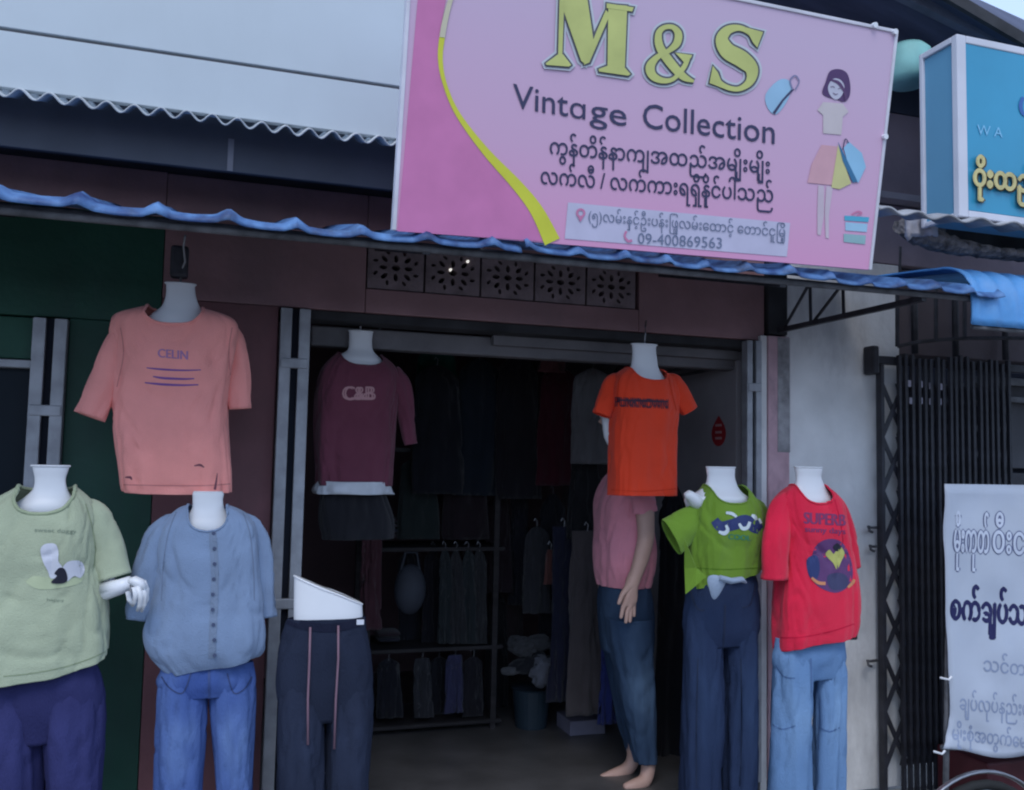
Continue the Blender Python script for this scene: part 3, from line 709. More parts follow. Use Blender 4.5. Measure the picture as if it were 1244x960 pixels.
bs = link('banner_sheet', mesh('b', bnv, bf), m_vinyl, ban, smooth=True)
s_ = bs.modifiers.new('thick', 'SOLIDIFY'); s_.thickness = .003; s_.offset = 1
bbvh = BVHTree.FromPolygons(bnv, bf)
def PB(x, y, off):
    d = ray(x, y).normalized(); h = bbvh.ray_cast(CAM, d)
    if h[0] is None: return P(x, y, bY-.02-off)
    return h[0] - d*(.004+off)
m_bink = flat('banner_navy_ink', (.02, .02, .09)); m_bgrey = flat('banner_outline_ink', (.13, .15, .26)); m_bred = flat('banner_light_fill', (.56, .60, .70)); m_bfaint = flat('banner_faint_ink', (.30, .35, .48))
for t_, a_, b_ in (('မိုးကုတ်', (1159, 670), (1201, 672)), ('ဝီးငယ', (1206, 671), (1272, 676))):
    sign_text('lettering', t_, a_, b_, 49, .001, m_bgrey, PB, ban, bold=1.9)
    sign_text('lettering_fill', t_, a_, b_, 49, .0035, m_bred, PB, ban, bold=.5)
sign_text('lettering', 'စက်ချု|ပ်သင်တန်း', (1155, 752), (1303, 764), 43, .001, m_bink, PB, ban, bold=1.3)
sign_text('lettering', 'သင်တန်း', (1195, 815), (1262, 823), 24, .001, m_bfaint, PB, ban, bold=.3)
sign_text('lettering', 'ချု|ပ်လုပ်နည်းများသင်', (1166, 862), (1290, 874), 25, .001, m_bfaint, PB, ban, bold=.35)
sign_text('lettering', 'မျိုးစုံအတွက်ေမးြမန်းပါ', (1157, 898), (1290, 914), 23, .001, m_bfaint, PB, ban, bold=.45)
for (x, y) in ((1148, 912), (1156, 822)):
    p = P(x, y, bY-.012); MB().tube([p, p+Vector((-.015, 0, -.012)), p+Vector((-.03, .03, -.01))], .005, 6).build('tie', m_body, ban)
pole = MB().tube([P(1152, 760, bY+.04), Vector((2.96, bY+.04, -.1))], .012, 8).build('pole', m_gpipe, ban, smooth=True)
MB().tube([(2.95, bY+.04, .27), (4.1, bY+.04, .2)], .012, 8).build('pole', m_gpipe, ban, smooth=True)

# bicycle whose rear wheel peeks in at the bottom right
bc = P(1190, 935, -1.15); R_ = .32
cen = Vector((bc.x, -1.15, bc.z-R_-.03))
cz = cen.z
bike = thing('parked_bicycle', (cen.x, -1.15, cen.z-R_), 'parked bicycle with silver mudguard below the white banner at bottom right', 'bicycle')
def ringpts(c, r, a0, a1, n=30): return [c+Vector((cos(a0+(a1-a0)*i/n)*r, 0, sin(a0+(a1-a0)*i/n)*r)) for i in range(n+1)]
zp = (bc.z - cen.z)            # height wanted for the mudguard
for k, cx2 in enumerate((cen.x, cen.x+1.05)):
    c = Vector((cx2, -1.15, cz))
    wl = MB().tube(ringpts(c, R_-.02, 0, 2*pi), .016, 8, False).build('wheel', m_rubber, bike, smooth=True)
    MB().tube(ringpts(c, R_-.042, 0, 2*pi), .008, 6, False).build('rim', m_chrome, wl, smooth=True)
    sp = MB()
    for i in range(18):
        a = 2*pi*i/18; sp.tube([c+Vector((0, .012*(-1)**i, 0)), c+Vector((cos(a)*(R_-.045), 0, sin(a)*(R_-.045)))], .0012, 4)
    sp.build('spokes', m_chrome, wl)
    mg = MB(); arcp = ringpts(c, R_+.022, RAD(20), RAD(190), 26); mg.tube(arcp, .013, 8, True, .5).build('mudguard', m_chrome, bike, smooth=True)
bx = cen.x
for a, b, r in (((bx, cz), (bx+.42, cz+.0), .009), ((bx, cz), (bx+.34, cz+.42), .008), ((bx+.42, cz), (bx+.45, cz+.48), .014), ((bx+.42, cz), (bx+.86, cz+.42), .014), ((bx+.34, cz+.42), (bx+.84, cz+.46), .014), ((bx+.84, cz+.5), (bx+1.05, cz), .013)):
    MB().tube([(a[0], -1.15, a[1]), (b[0], -1.15, b[1])], r, 8).build('frame_tube', m_red, bike, smooth=True)
MB().tube([(bx+.52, -1.15, cz+.5), (bx+.42, -1.15, cz+.51)], [.03, .08], 8, True, .5).build('saddle', m_black, bike, smooth=True)
MB().tube([(bx+.78, -1.4, cz+.6), (bx+.86, -1.15, cz+.56), (bx+.78, -.9, cz+.6)], .010, 8).build('handlebar', m_chrome, bike, smooth=True)
rb = MB(); p0 = P(1178, 925, -.4)
o = MB().box(p0.x+.05, p0.x+.75, -.45, -.15, -.1, p0.z+.0).build('storage_box', m_red, None, (p0.x+.4, -.3, -.1), bevel=.01); setp(o, 'dark red box on the pavement beneath the white banner', 'box')

# ------------------------------------------------------------------ lofted bodies and clothes
def cat(vals, t):
    n = len(vals); x = t*(n-1); i = min(int(x), n-2); f_ = x-i
    g = lambda k: vals[max(0, min(n-1, k))]
    a, b, c, d = g(i-1), g(i), g(i+1), g(i+2)
    return .5*((2*b)+(-a+c)*f_+(2*a-5*b+4*c-d)*f_*f_+(-a+3*b-3*c+d)*f_**3)
def loft(name, m, parent, rows, Y, k=.6, head=0.0, nu=96, nv=80, nexp=2.3, scoop=0, fold=.006, foldf=7, wear=0, boxy=0, drape=0, hemamp=0, seed=0, cap=False, solid=.004, hem=None, bust=0, crease=.006, dent=None, keep=None, under=None):
    """rows: (y, xL, xR[, k]) silhouettes, bottom to top, of a body whose spine stands at depth Y"""
    Cx, Cz, A, B = [], [], [], []
    for r in rows:
        y, xl, xr = r[:3]; kk = r[3] if len(r) > 3 else k
        c = P((xl+xr)/2, y, Y); d = (c-CAM); z = d.dot(fwd); ang = math.atan2(d.x, d.y); off = math.atan(((xl+xr)/2-CX)/F)
        e = (xr-xl)/2/F*z*cos(off); ph = ang-head
        a = e/math.sqrt(cos(ph)**2+(kk*sin(ph))**2)
        Cx.append(c.x); Cz.append(c.z); A.append(a); B.append(a*kk)
    H_ = Cz[-1]-Cz[0]; vs = []; tmax = [1.0]*nu
    if under:
        for q_, r in enumerate(rows):
            if r[0] > under: A[q_] *= .86; B[q_] *= .80
    if scoop:
        tab = [(1-q_/240*.75) for q_ in range(241)]; wn = A[-1]*1.01; zt = Cz[-1]
        tab = [(t, cat(Cz, t), cat(A, t)) for t in tab]
        for i in range(nu):
            cs, sn_ = cos(2*pi*i/nu), sin(2*pi*i/nu); dp = scoop*(1 if sn_ < -.15 else .2 if sn_ > .3 else .2+.8*(.3-sn_)/.45)
            for t, z, a in tab:
                x = min(1, a*abs(cs)**(2/nexp)/wn)
                if z <= zt - dp*math.sqrt(max(0, 1-x*x)) + 1e-5: tmax[i] = t; break
    for j in range(nv+1):
        for i in range(nu):
            t = j/nv*tmax[i]; cx, cz_, a, b = cat(Cx, t), cat(Cz, t), cat(A, t), cat(B, t)
            th = 2*pi*i/nu; cs, sn_ = cos(th), sin(th)
            ne = nexp+boxy*min(1, (1-t)*2.6)
            x = a*math.copysign(abs(cs)**(2/ne), cs); y = b*math.copysign(abs(sn_)**(2/ne), sn_)
            front = max(0, -sn_)
            z = cz_
            if hem: z += hem(cs, front, t)
            if bust:
                for sgn in (-1, 1):
                    dd = ((x-sgn*.075)/.075)**2+((z-(Cz[-1]-.19))/.085)**2
                    y -= bust*math.exp(-dd)*(1 if sn_ < 0 else 0)
            p = Vector((x, y, 0)); nrm = Vector((cs, sn_, 0))
            w_ = min(1, (1-t)*3.2)          # folds fade towards the neck
            fo = noise.noise(Vector((cs*foldf*.28+seed, sn_*foldf*.28+seed*2.1, z*2.2)))*fold*2.0*w_
            for q_, (fa, fz, sh_) in enumerate(((1.9, 3.2, 2.2), (2.7, 4.4, -2.6))):
                n1 = noise.noise(Vector((cs*fa+seed*3+q_*9+(z-Cz[0])*sh_*(1 if cs > 0 else -1), sn_*fa, (z-Cz[0])*fz+seed)))
                fo -= crease*math.exp(-(n1/.075)**2)*min(1, (1-t)*3+.15)*(.9 if q_ else 1)
            fo += hemamp*sin(th*foldf+seed)*max(0, 1-t*3.5)
            if drape:
                n2 = noise.noise(Vector((x*11+seed*5, sn_*1.5, z*.9+seed))); n3 = noise.noise(Vector((x*19+seed*2, sn_*2, z*1.6)))
                fo += drape*max(0, 1-t*1.25)*((abs(n2)*2.2-.5)+.5*(abs(n3)*2-.4))
            p += nrm*fo
            ch, sh = cos(head), sin(head)
            # heading: positive turns the front towards +x
            X_ = p.x*ch - p.y*sh; Y_ = p.x*sh + p.y*ch
            vs.append(Vector((cx+X_, Y+Y_, z)))
    fs = []
    for j in range(nv):
        for i in range(nu):
            a = j*nu+i; b = j*nu+(i+1) % nu; fs.append([a, b, b+nu, a+nu])
    if cap:
        fs.append([i for i in reversed(range(nu))]); fs.append([nv*nu+i for i in range(nu)])
    V = [v.copy() for v in vs]
    me_ = mesh(name, vs, fs)
    if wear:
        at = me_.attributes.new('wear', 'FLOAT', 'POINT'); W_ = []
        for j in range(nv+1):
            t = j/nv
            for i in range(nu):
                th = 2*pi*i/nu; W_.append(wear*max(0, -sin(th+.0))**2.5*math.exp(-((t-.52)/.17)**2)*(.75+.5*noise.noise(Vector((th*2, t*9, seed)))))
        at.data.foreach_set('value', W_)
    o = link(name, me_, m, parent, None, True)
    if solid and not cap:
        s = o.modifiers.new('thick', 'SOLIDIFY'); s.thickness = solid*.5; s.offset = -1
    o_top = V[-nu:]
    return o, V, fs, o_top
def sleeve(name, m, parent, pts, Y, seed=0, ratio=1.0, flat_=.72, solid=.003, fold=.005, n=36, cutf=0):
    """pts: (x,y,halfwidth px[,dY]) from inside the shoulder to the cuff"""
    c = [P(p[0], p[1], Y+(p[3] if len(p) > 3 else 0)) for p in pts]; rr = [p[2]/F*((q-CAM).dot(fwd)) for p, q in zip(pts, c)]
    N = 22; vs = []; fs = []; V = []
    for j in range(N+1):
        t = j/N; q0 = Vector([cat([v[k] for v in c], t) for k in range(3)]); q1 = Vector([cat([v[k] for v in c], min(1, t+.04)) for k in range(3)]); qm = Vector([cat([v[k] for v in c], max(0, t-.04)) for k in range(3)])
        tt = (q1-qm).normalized(); r = cat(rr, t); yv = Vector((0, 1, 0)); yv = (yv-tt*yv.dot(tt)).normalized(); xv = yv.cross(tt).normalized()
        for i in range(n):
            a = 2*pi*i/n; dd = xv*cos(a)+yv*sin(a)*ratio*flat_
            fo = noise.noise(Vector((cos(a)*1.5+seed, sin(a)*1.5, t*2.2+seed)))*fold*2
            n1 = noise.noise(Vector((cos(a)*1.2+seed*2, sin(a)*1.2+t*2.5, t*4+seed))); fo -= .006*math.exp(-(n1/.09)**2)
            vs.append(q0+dd*(r+fo*min(1, t*3)))
    for j in range(N):
        for i in range(n):
            a = j*n+i; b = j*n+(i+1) % n; fs.append([a, a+n, b+n, b])
    o = link(name, mesh(name, vs, fs), m, parent, None, True)
    s = o.modifiers.new('thick', 'SOLIDIFY'); s.thickness = solid*.5; s.offset = -1
    s2 = vs
    return o, vs, fs
def collar(m, parent, ring, r=.006):
    o = MB().tube([p for p in ring]+[ring[0], ring[1]], r, 8, False).build('collar', m, parent, smooth=True); return o
def bodyloft(*a, **k):
    r = loft('body', *a, **k)
    t = r[3]; MB().tube([p-Vector((0, 0, .003)) for p in t]+[t[0]-Vector((0, 0, .003)), t[1]-Vector((0, 0, .003))], .0035, 8, False).build('neck_rim', a[0], r[0], smooth=True)
    return r
class Target:
    def __init__(s, vs, fs): s.b = BVHTree.FromPolygons(vs, fs)
    def hit(s, x, y, off=.002):
        d = ray(x, y).normalized(); h = s.b.ray_cast(CAM, d)
        if h[0] is None: return None
        return h[0]-d*off
def decal(name, m, parent, tg, vs, fs, off=.002, sub=2):
    """drop a flat print on the cloth; vs in picture units"""
    bm = bmesh.new(); bv = [bm.verts.new((x, y, 0)) for x, y in vs]
    for f in fs:
        try: bm.faces.new([bv[i] for i in f])
        except ValueError: pass
    bmesh.ops.triangulate(bm, faces=bm.faces[:])
    for _ in range(sub):
        big = [e for e in bm.edges if e.calc_length() > 3.0]
        if big: bmesh.ops.subdivide_edges(bm, edges=big, cuts=1); bmesh.ops.triangulate(bm, faces=[f for f in bm.faces if len(f.verts) > 3])
    dead = []
    for v in bm.verts:
        h = tg.hit(v.co.x, v.co.y, off)
        if h is None: dead.append(v)
        else: v.co = h
    bmesh.ops.delete(bm, geom=dead, context='VERTS')
    me = bpy.data.meshes.new(name); bm.to_mesh(me); bm.free()
    return link(name, me, m, parent)
def dtext(name, body, p0, p1, h, m, parent, tg, off=.002, bold=0):
    vs, fs, a, b = font_tris(body); ux, uy = (p1[0]-p0[0])/(b-a), (p1[1]-p0[1])/(b-a); V = []; Fc = []
    for ox in ((-bold, bold) if bold else (0,)):
        o_ = len(V); V += [(p0[0]+ux*(x-a)+ox, p0[1]+uy*(x-a)-y*h) for x, y in vs]; Fc += [[i+o_ for i in f] for f in fs]
    return decal(name, m, parent, tg, V, Fc, off, 1)
def dribbon(name, m, parent, tg, pts, off=.0022, n=5):
    vs, fs = ribbon(crom(pts, n)); return decal(name, m, parent, tg, vs, fs, off, 1)
def dblob(name, m, parent, tg, pts, off=.002):
    c = crom(pts, 4, True); cx = sum(p[0] for p in c)/len(c); cy = sum(p[1] for p in c)/len(c)
    return decal(name, m, parent, tg, [(cx, cy)]+[tuple(p[:2]) for p in c], [[0, i+1, (i+1) % len(c)+1] for i in range(len(c))], off, 3)
def base(parent, x, Y, z=-.1):
    MB().tube([(x, Y, z), (x, Y, z+.006), (x, Y, z+.010)], [.16, .16, .15], 28).build('base_plate', m_railm, parent, smooth=False)
    MB().tube([(x, Y, z+.01), (x, Y, z+.45)], .012, 8).build('stand_pole', m_railm, parent, smooth=True)
def trousers(name, m, parent, Y, waist, legs, seed, k=.62, head=0, fold=.008, nu=56, wear=.7, hide=0):
    waist = [(waist[0][0]-6, waist[0][1]+8, waist[0][2]-8)]+list(waist[1:])
    if hide: waist = [(y_, (xl_+xr_)/2+(xl_-xr_)/2*(.88 if y_ < hide else 1), (xl_+xr_)/2+(xr_-xl_)/2*(.88 if y_ < hide else 1)) for y_, xl_, xr_ in waist]
    o, v, f, top = loft(name, m, parent, waist, Y, .40, head, nu, 24, 2.2, fold=fold*.6, seed=seed, solid=.004)
    tg = [(v, f)]
    for i, lg in enumerate(legs):
        n_ = len(lg); y_, xl_, xr_ = lg[-1]; c_ = (xl_+xr_)/2; h_ = (xr_-xl_)/2
        lg = [(*r_, .98 if q_ < n_-1 else .74) for q_, r_ in enumerate(lg)]+[(y_-26, c_-h_*.86, c_+h_*.86, .46)]
        p, v2, f2, _ = loft('trouser_leg', m, o, lg, Y, .98, head, nu, 46, 2.1, fold=fold, seed=seed+i*5+1, solid=.004, hemamp=.003, crease=.007, wear=wear)
        tg.append((v2, f2))
    V = []; Fc = []
    for a, b in tg:
        o_ = len(V); V += a; Fc += [[i+o_ for i in q_] for q_ in b]
    return o, Target(V, Fc)

# --- A: sage tee, far left
mA = thing('mannequin', (-.5, -.45, -.1), 'headless white mannequin in pale sage tee and navy trousers at far left', 'mannequin', 'dressed mannequins in front of the shop')
sage = fabric('sage_cotton', (.44, .49, .34)); sage_d = fabric('sage_cotton_rib', (.39, .45, .29))
bodyloft(m_body, mA, [(700, 5, 95), (650, 5, 100), (630, 5, 103), (616, 14, 98), (604, 30, 88), (594, 40, 82), (582, 42, 80), (572, 40, 83), (565, 38, 85)], -.45, .38, nexp=2.1, under=627, cap=True, fold=0, crease=0, solid=0)
hemA = lambda cs, fr, t: (max(0, 1-t*3.0))*(.045*cs - .02*fr)
o, v, f, top = loft('tee_shirt', sage, mA, [(812, -50, 133), (780, -50, 134), (740, -45, 130), (700, -36, 123), (665, -32, 121), (630, -25, 120), (608, -6, 112), (597, 12, 101), (590, 24, 91)], -.45, .50, .1, fold=.006, scoop=.085, seed=1.3, hem=hemA, boxy=.8, drape=.011, bust=.018, crease=.006)
teeA = o; collar(sage_d, teeA, top); tgA = Target(v, f)
sleeve('sleeve', sage, teeA, [(86, 616, 13, .02), (110, 630, 21, .0), (127, 662, 22, 0), (138, 702, 20, -.01)], -.45, 2.2, .9)
sleeve('sleeve', sage, teeA, [(4, 616, 13), (-22, 634, 21), (-38, 672, 22), (-46, 704, 20)], -.45, 3.2, .9)
m_pw = flat('print_white', (.62, .63, .70)); m_pk = flat('print_black', (.02, .02, .035)); m_pg = flat('print_grey_green', (.22, .27, .2)); m_pcream = flat('print_cream', (.48, .54, .34))
pr = dblob('print', m_pcream, teeA, tgA, [(32, 706), (42, 700), (60, 702), (90, 703), (101, 700), (96, 709), (70, 715), (48, 716), (36, 711)], .0015)
dblob('print_figure', m_pw, pr, tgA, [(49, 668), (55, 661), (67, 661), (71, 670), (71, 682), (76, 690), (72, 700), (62, 703), (58, 694), (52, 682)], .003)
dblob('print_figure', m_pw, pr, tgA, [(76, 690), (84, 682), (98, 682), (103, 692), (98, 702), (90, 700), (82, 706), (75, 704)], .0032)
dblob('print_figure', m_pk, pr, tgA, [(62, 708), (69, 700), (66, 697), (72, 690), (79, 692), (82, 704), (76, 709)], .0045)
dtext('print_lettering', 'sweet doggy', (42, 646), (93, 648), 7, m_pg, teeA, tgA)
dtext('print_lettering', 'happy', (57, 730), (78, 731), 5, m_pg, teeA, tgA)
# arm and hand with bent wrist
def hand(mb, w0, dirv, side, s=1.0, spread=.35, palm=.045, fl=(.055, .062, .058, .046)):
    dirv = dirv.normalized(); side = side.normalized(); nrm = dirv.cross(side).normalized()
    pc = w0+dirv*palm*s
    mb.tube([w0, w0+dirv*palm*.5*s, w0+dirv*palm*1.1*s, w0+dirv*palm*1.6*s], [.019*s, .026*s, .034*s, .028*s], 12, True, .5)
    for i, l in enumerate(fl):
        o_ = (i-1.5)*.015*s; b0 = w0+dirv*palm*1.35*s+side*o_; d1 = (dirv+side*(i-1.5)*spread*.15+nrm*.15).normalized(); b1_ = b0+d1*l*.55*s; d2 = (d1+nrm*.45).normalized()
        b2_ = b1_+d2*l*.45*s; b3_ = b2_+(d2+nrm*.3).normalized()*l*.28*s
        mb.tube([b0, b0+d1*l*.2*s, b1_, b2_, b3_], [.0085*s, .0088*s, .008*s, .007*s, .004*s], 8)
    t0 = w0+dirv*palm*.4*s-side*.018*s; d1 = (dirv*.7-side*.8+nrm*.3).normalized()
    mb.tube([t0, t0+d1*.03*s, t0+(d1*.05+nrm*.012)*s, t0+(d1*.062+nrm*.024)*s], [.011*s, .010*s, .0085*s, .005*s], 8)
hm = MB(); YA = -.47
e0, e1, e2, e3 = P(128, 690, YA+.02), P(120, 716, YA), P(136, 716, YA-.03), P(158, 709, YA-.05)
hm.tube([P(134, 684, YA+.05), P(127, 704, YA+.04), P(128, 718, YA+.01), P(146, 713, YA-.04), P(160, 706, YA-.05)], [.026, .031, .033, .025, .018], 14, True)
W0 = P(158, 707, YA-.05); K1 = P(176, 712, YA-.065)
hm.tube([W0, P(164, 706, YA-.055), P(170, 709, YA-.06), P(175, 716, YA-.062)], [.018, .027, .029, .022], 14, True, .62)
for (pts_) in ([(174, 706, 0), (178, 716, .0), (178, 728, .01), (175, 736, .02)], [(172, 710, -.012), (176, 722, -.014), (175, 734, -.006), (172, 743, .006)],
               [(168, 712, -.018), (171, 724, -.020), (170, 735, -.012), (167, 742, 0)], [(163, 713, -.018), (165, 723, -.020), (163, 731, -.014), (161, 736, -.004)]):
    hm.tube([P(x, y, YA-.06+d) for x, y, d in pts_], [.0092, .0088, .0078, .005], 8)
hm.tube([P(160, 712, YA-.06), P(156, 720, YA-.075), P(157, 728, YA-.08), P(160, 734, YA-.075)], [.010, .0095, .008, .005], 8)
arm = hm.build('arm', m_body, mA, smooth=True)
navy = denim('navy_denim', (.02, .022, .06), (.045, .05, .17))
tr, tt = trousers('trousers', denim('navy_cloth', (.028, .03, .10), (.055, .06, .19)), mA, -.45, [(905, -30, 128), (860, -34, 130), (832, -34, 128), (800, -20, 118), (770, -10, 108)],
         [[(1120, -30, 50), (1000, -28, 52), (930, -30, 53), (880, -32, 50), (840, -28, 46)], [(1120, 52, 122), (1000, 55, 124), (930, 52, 127), (880, 50, 129), (840, 52, 126)]], 4, fold=.006)
base(mA, -.5, -.45)

# --- B: blue button blouse
mB = thing('mannequin', (-.02, -.4, -.1), 'headless white mannequin in grey-blue buttoned blouse and faded blue jeans, under the pink tee', 'mannequin', 'dressed mannequins in front of the shop')
bodyloft(m_body, mB, [(720, 205, 295), (670, 208, 296), (655, 210, 295), (640, 216, 290), (628, 226, 280), (618, 233, 273), (608, 234, 271), (600, 234, 272), (597, 236, 270)], -.4, .38, nexp=2.1, under=646, cap=True, fold=0, crease=0, solid=0)
blu = fabric('grey_blue_cotton', (.22, .30, .45), .07)
hemB = lambda cs, fr, t: (max(0, 1-t*3.5))*(.030*cs)
o, v, f, top = loft('blouse', blu, mB, [(808, 206, 316), (800, 196, 320), (784, 182, 324), (764, 177, 324), (735, 184, 321), (700, 190, 317), (665, 190, 316), (640, 196, 314), (626, 207, 303), (617, 218, 288), (613, 229, 276)], -.4, .50, -.1, fold=.006, scoop=.085, seed=8.1, hem=hemB, boxy=.8, drape=.011, bust=.014, crease=.006, nv=70)
collar(blu, o, top, .004); tgB = Target(v, f); bl_ = o
sleeve('sleeve', blu, bl_, [(222, 632, 10, .01), (204, 648, 19), (189, 685, 20), (175, 725, 17), (168, 753, 14)], -.4, 5.2, .9, fold=.010)
sleeve('sleeve', blu, bl_, [(284, 632, 10, .01), (302, 646, 18), (314, 685, 17), (320, 725, 14), (321, 750, 12)], -.4, 6.2, .9, fold=.010)
pl = fabric('placket_cotton', (.20, .26, .37)); dribbon('placket', pl, bl_, tgB, [(258, 644, 9), (261, 700, 9), (259, 760, 9), (257, 800, 8)], .002, 8)
m_btn = flat('button_grey', (.07, .09, .16), .3)
for i in range(9):
    y = 648+i*18.5; p = tgB.hit(259.5+1.2*sin(i), y, .004)
    if p: MB().tube([p+Vector((0, -.003, 0)), p+Vector((0, .003, 0))], .0062, 10).build('button', m_btn, bl_)
jb = denim('faded_blue_denim', (.045, .085, .27), (.18, .28, .52))
tr, tt = trousers('jeans', jb, mB, -.4, [(850, 190, 312), (825, 190, 313), (798, 205, 300), (765, 212, 292)],
         [[(1120, 190, 250), (1000, 188, 248), (930, 188, 249), (880, 189, 252), (830, 192, 252)], [(1120, 258, 305), (1000, 262, 307), (930, 260, 309), (880, 256, 311), (830, 254, 312)]], 14, fold=.006)
dribbon('seam', flat('seam_dark', (.04, .07, .2)), tr, tt, [(254, 815, 2.5), (254, 840, 3), (255, 866, 2)])
m_st = flat('dark_stitch', (.03, .05, .14))
for a_ in ([(196, 822, 2), (206, 836, 1.6), (222, 842, 1.6), (232, 818, 1.6)], [(306, 822, 2), (298, 836, 1.6), (284, 842, 1.6), (276, 818, 1.6)]): dribbon('pocket_seam', m_st, tr, tt, a_)
base(mB, -.02, -.4)

# --- C: half mannequin with dark trousers
mC = thing('mannequin', (.40, -.45, -.1), 'white half mannequin cut at the waist wearing dark denim trousers with two hanging pink laces', 'mannequin', 'dressed mannequins in front of the shop')
o, v, f, top = bodyloft(m_body, mC, [(800, 360, 434), (770, 358, 438), (750, 357, 441), (730, 357, 441), (716, 357, 441)], -.45, .36, nexp=2.2, cap=True, fold=0, crease=0, solid=0, hem=lambda cs, fr, t: -t*t*.052*cs)
dk = denim('charcoal_denim', (.018, .023, .042), (.035, .046, .085))
hemC = None
tr, tt = trousers('trousers', dk, mC, -.45, [(880, 336, 453), (840, 337, 454), (800, 339, 452), (775, 343, 449), (757, 347, 446), (750, 350, 444)],
         [[(1120, 336, 394), (1000, 336, 394), (930, 335, 394), (880, 335, 394), (840, 338, 394)], [(1120, 394, 447), (1000, 395, 447), (930, 394, 450), (880, 394, 453), (840, 394, 453)]], 24, fold=.007)
m_lace = flat('dusty_pink_lace', (.22, .13, .17))
def hang(name, pts, r, m, parent, Y):
    MB().tube([P(x, y, Y) for x, y in pts], r, 6).build(name, m, parent, smooth=True)
for pts_ in ([(377, 762), (376, 800), (374, 850), (374, 905)], [(411, 760), (411, 800), (408, 850), (406, 910)]):
    Q = [tt.hit(x, y, .006) for x, y in pts_]; Q = [q_ for q_ in Q if q_]
    MB().tube(Q, .0042, 6).build('lace', m_lace, tr, smooth=True)
dribbon('waistband', denim('waistband_denim', (.012, .014, .03), (.02, .025, .05)), tr, tt, [(349, 753, 10), (370, 760, 10), (400, 763, 10), (430, 758, 10), (445, 752, 9)], .003, 6)
p = P(436, 754, -.55); MB().box(p.x-.012, p.x+.012, -.585, -.575, p.z-.008, p.z+.008).build('price_tag', m_pw, tr)
base(mC, .40, -.45)

# --- D: green top
mD = thing('mannequin', (2.01, -.35, -.1), 'headless white mannequin in leaf-green cold-shoulder top and dark wide jeans, left of the red one', 'mannequin', 'dressed mannequins in front of the shop')
bodyloft(m_body, mD, [(690, 838, 910), (640, 832, 918), (618, 828, 918), (606, 832, 912), (598, 846, 902), (590, 856, 896), (580, 859, 893), (572, 858, 893), (567, 858, 893)], -.35, .38, nexp=2.1, under=612, cap=True, fold=0, crease=0, solid=0)
gr = fabric('leaf_green_cotton', (.17, .30, .03), .08)
hemD = lambda cs, fr, t: (max(0, 1-t*3.5))*(.04*cs)
o, v, f, top = loft('top', gr, mD, [(702, 840, 924), (690, 838, 926), (665, 836, 927), (640, 834, 927), (620, 836, 926), (606, 842, 920), (596, 850, 912), (589, 855, 902)], -.35, .50, 0, fold=.007, scoop=.075, seed=31.1, hem=hemD, boxy=.8, drape=.011, bust=.014, crease=.006)
collar(gr, o, top, .004); tp = o; tgD = Target(v, f)
sleeve('sleeve', gr, tp, [(858, 618, 10, .02), (846, 630, 17, .0), (830, 643, 22, 0), (815, 653, 24, 0)], -.37, 35.2, .62)
sleeve('sleeve', gr, tp, [(908, 612, 10, .02), (922, 622, 11, .05), (926, 640, 9, .08)], -.35, 36.2, .9)
sb_ = MB(); sb_.tube([P(852, 616, -.36), P(842, 606, -.385), P(836, 601, -.395), P(832, 602, -.395)], [.034, .027, .020, .010], 14); sb_.build('shoulder', m_body, mD, smooth=True)
# drape that falls to a point at the left hem
dv = [P(832, 655, -.45), P(846, 690, -.47), P(858, 700, -.48), P(845, 712, -.47), P(833, 722, -.45), P(832, 690, -.43)]
o2 = link('hem_drape', mesh('d', dv, [[0, 1, 5], [1, 2, 3], [1, 3, 4], [1, 4, 5]]), gr, tp); s_ = o2.modifiers.new('t', 'SOLIDIFY'); s_.thickness = .004
m_pn = flat('print_navy', (.03, .045, .15)); m_pteal = flat('print_teal', (.05, .24, .14)); m_pwh = flat('print_pale', (.62, .70, .72))
pr = dribbon('print', m_pn, tp, tgD, [(868, 632, 10), (876, 640, 13), (892, 637, 14), (905, 633, 15), (918, 640, 16), (924, 645, 10)], .002)
for pts_ in ([(882, 638, 3), (884, 644, 4.5), (880, 648, 5), (873, 646, 3)], [(882, 623, 3), (889, 624, 4), (895, 628, 3)], [(898, 636, 3), (902, 642, 4.5), (908, 641, 4.5), (911, 634, 3.5)], [(913, 626, 3), (917, 628, 5), (919, 632, 3)], [(922, 630, 2.5), (925, 636, 3)]):
    dribbon('print_mark', m_pwh, pr, tgD, pts_, .004)
dtext('print_lettering', 'COOL', (885, 655), (912, 657), 9, m_pteal, tp, tgD, bold=.4)
dj = denim('dark_blue_denim', (.018, .028, .065), (.035, .06, .125))
tr, tt = trousers('jeans', dj, mD, -.35, [(790, 828, 923), (760, 829, 924), (725, 833, 923), (704, 837, 920), (690, 848, 912)],
         [[(1120, 824, 876), (1000, 825, 876), (900, 826, 877), (820, 828, 878), (760, 830, 878)], [(1120, 878, 915), (1000, 878, 917), (900, 878, 920), (820, 878, 923), (760, 878, 923)]], 44, fold=.008)
m_st2 = flat('navy_stitch', (.01, .018, .045))
for a_ in ([(838, 715, 2), (846, 738, 1.6), (856, 742, 1.4)], [(918, 712, 2), (912, 734, 1.6), (902, 738, 1.4)], [(881, 735, 2), (880, 770, 2), (877, 800, 1.4)], [(848, 800, 1.2), (846, 880, 1.4), (846, 955, 1.2)], [(900, 800, 1.2), (901, 880, 1.4), (899, 955, 1.2)]): dribbon('seam', m_st2, tr, tt, a_)
m_sc = fabric('slate_scarf', (.30, .37, .48)); sv_ = MB()
sf = MB()
kn = P(872, 706, -.53)
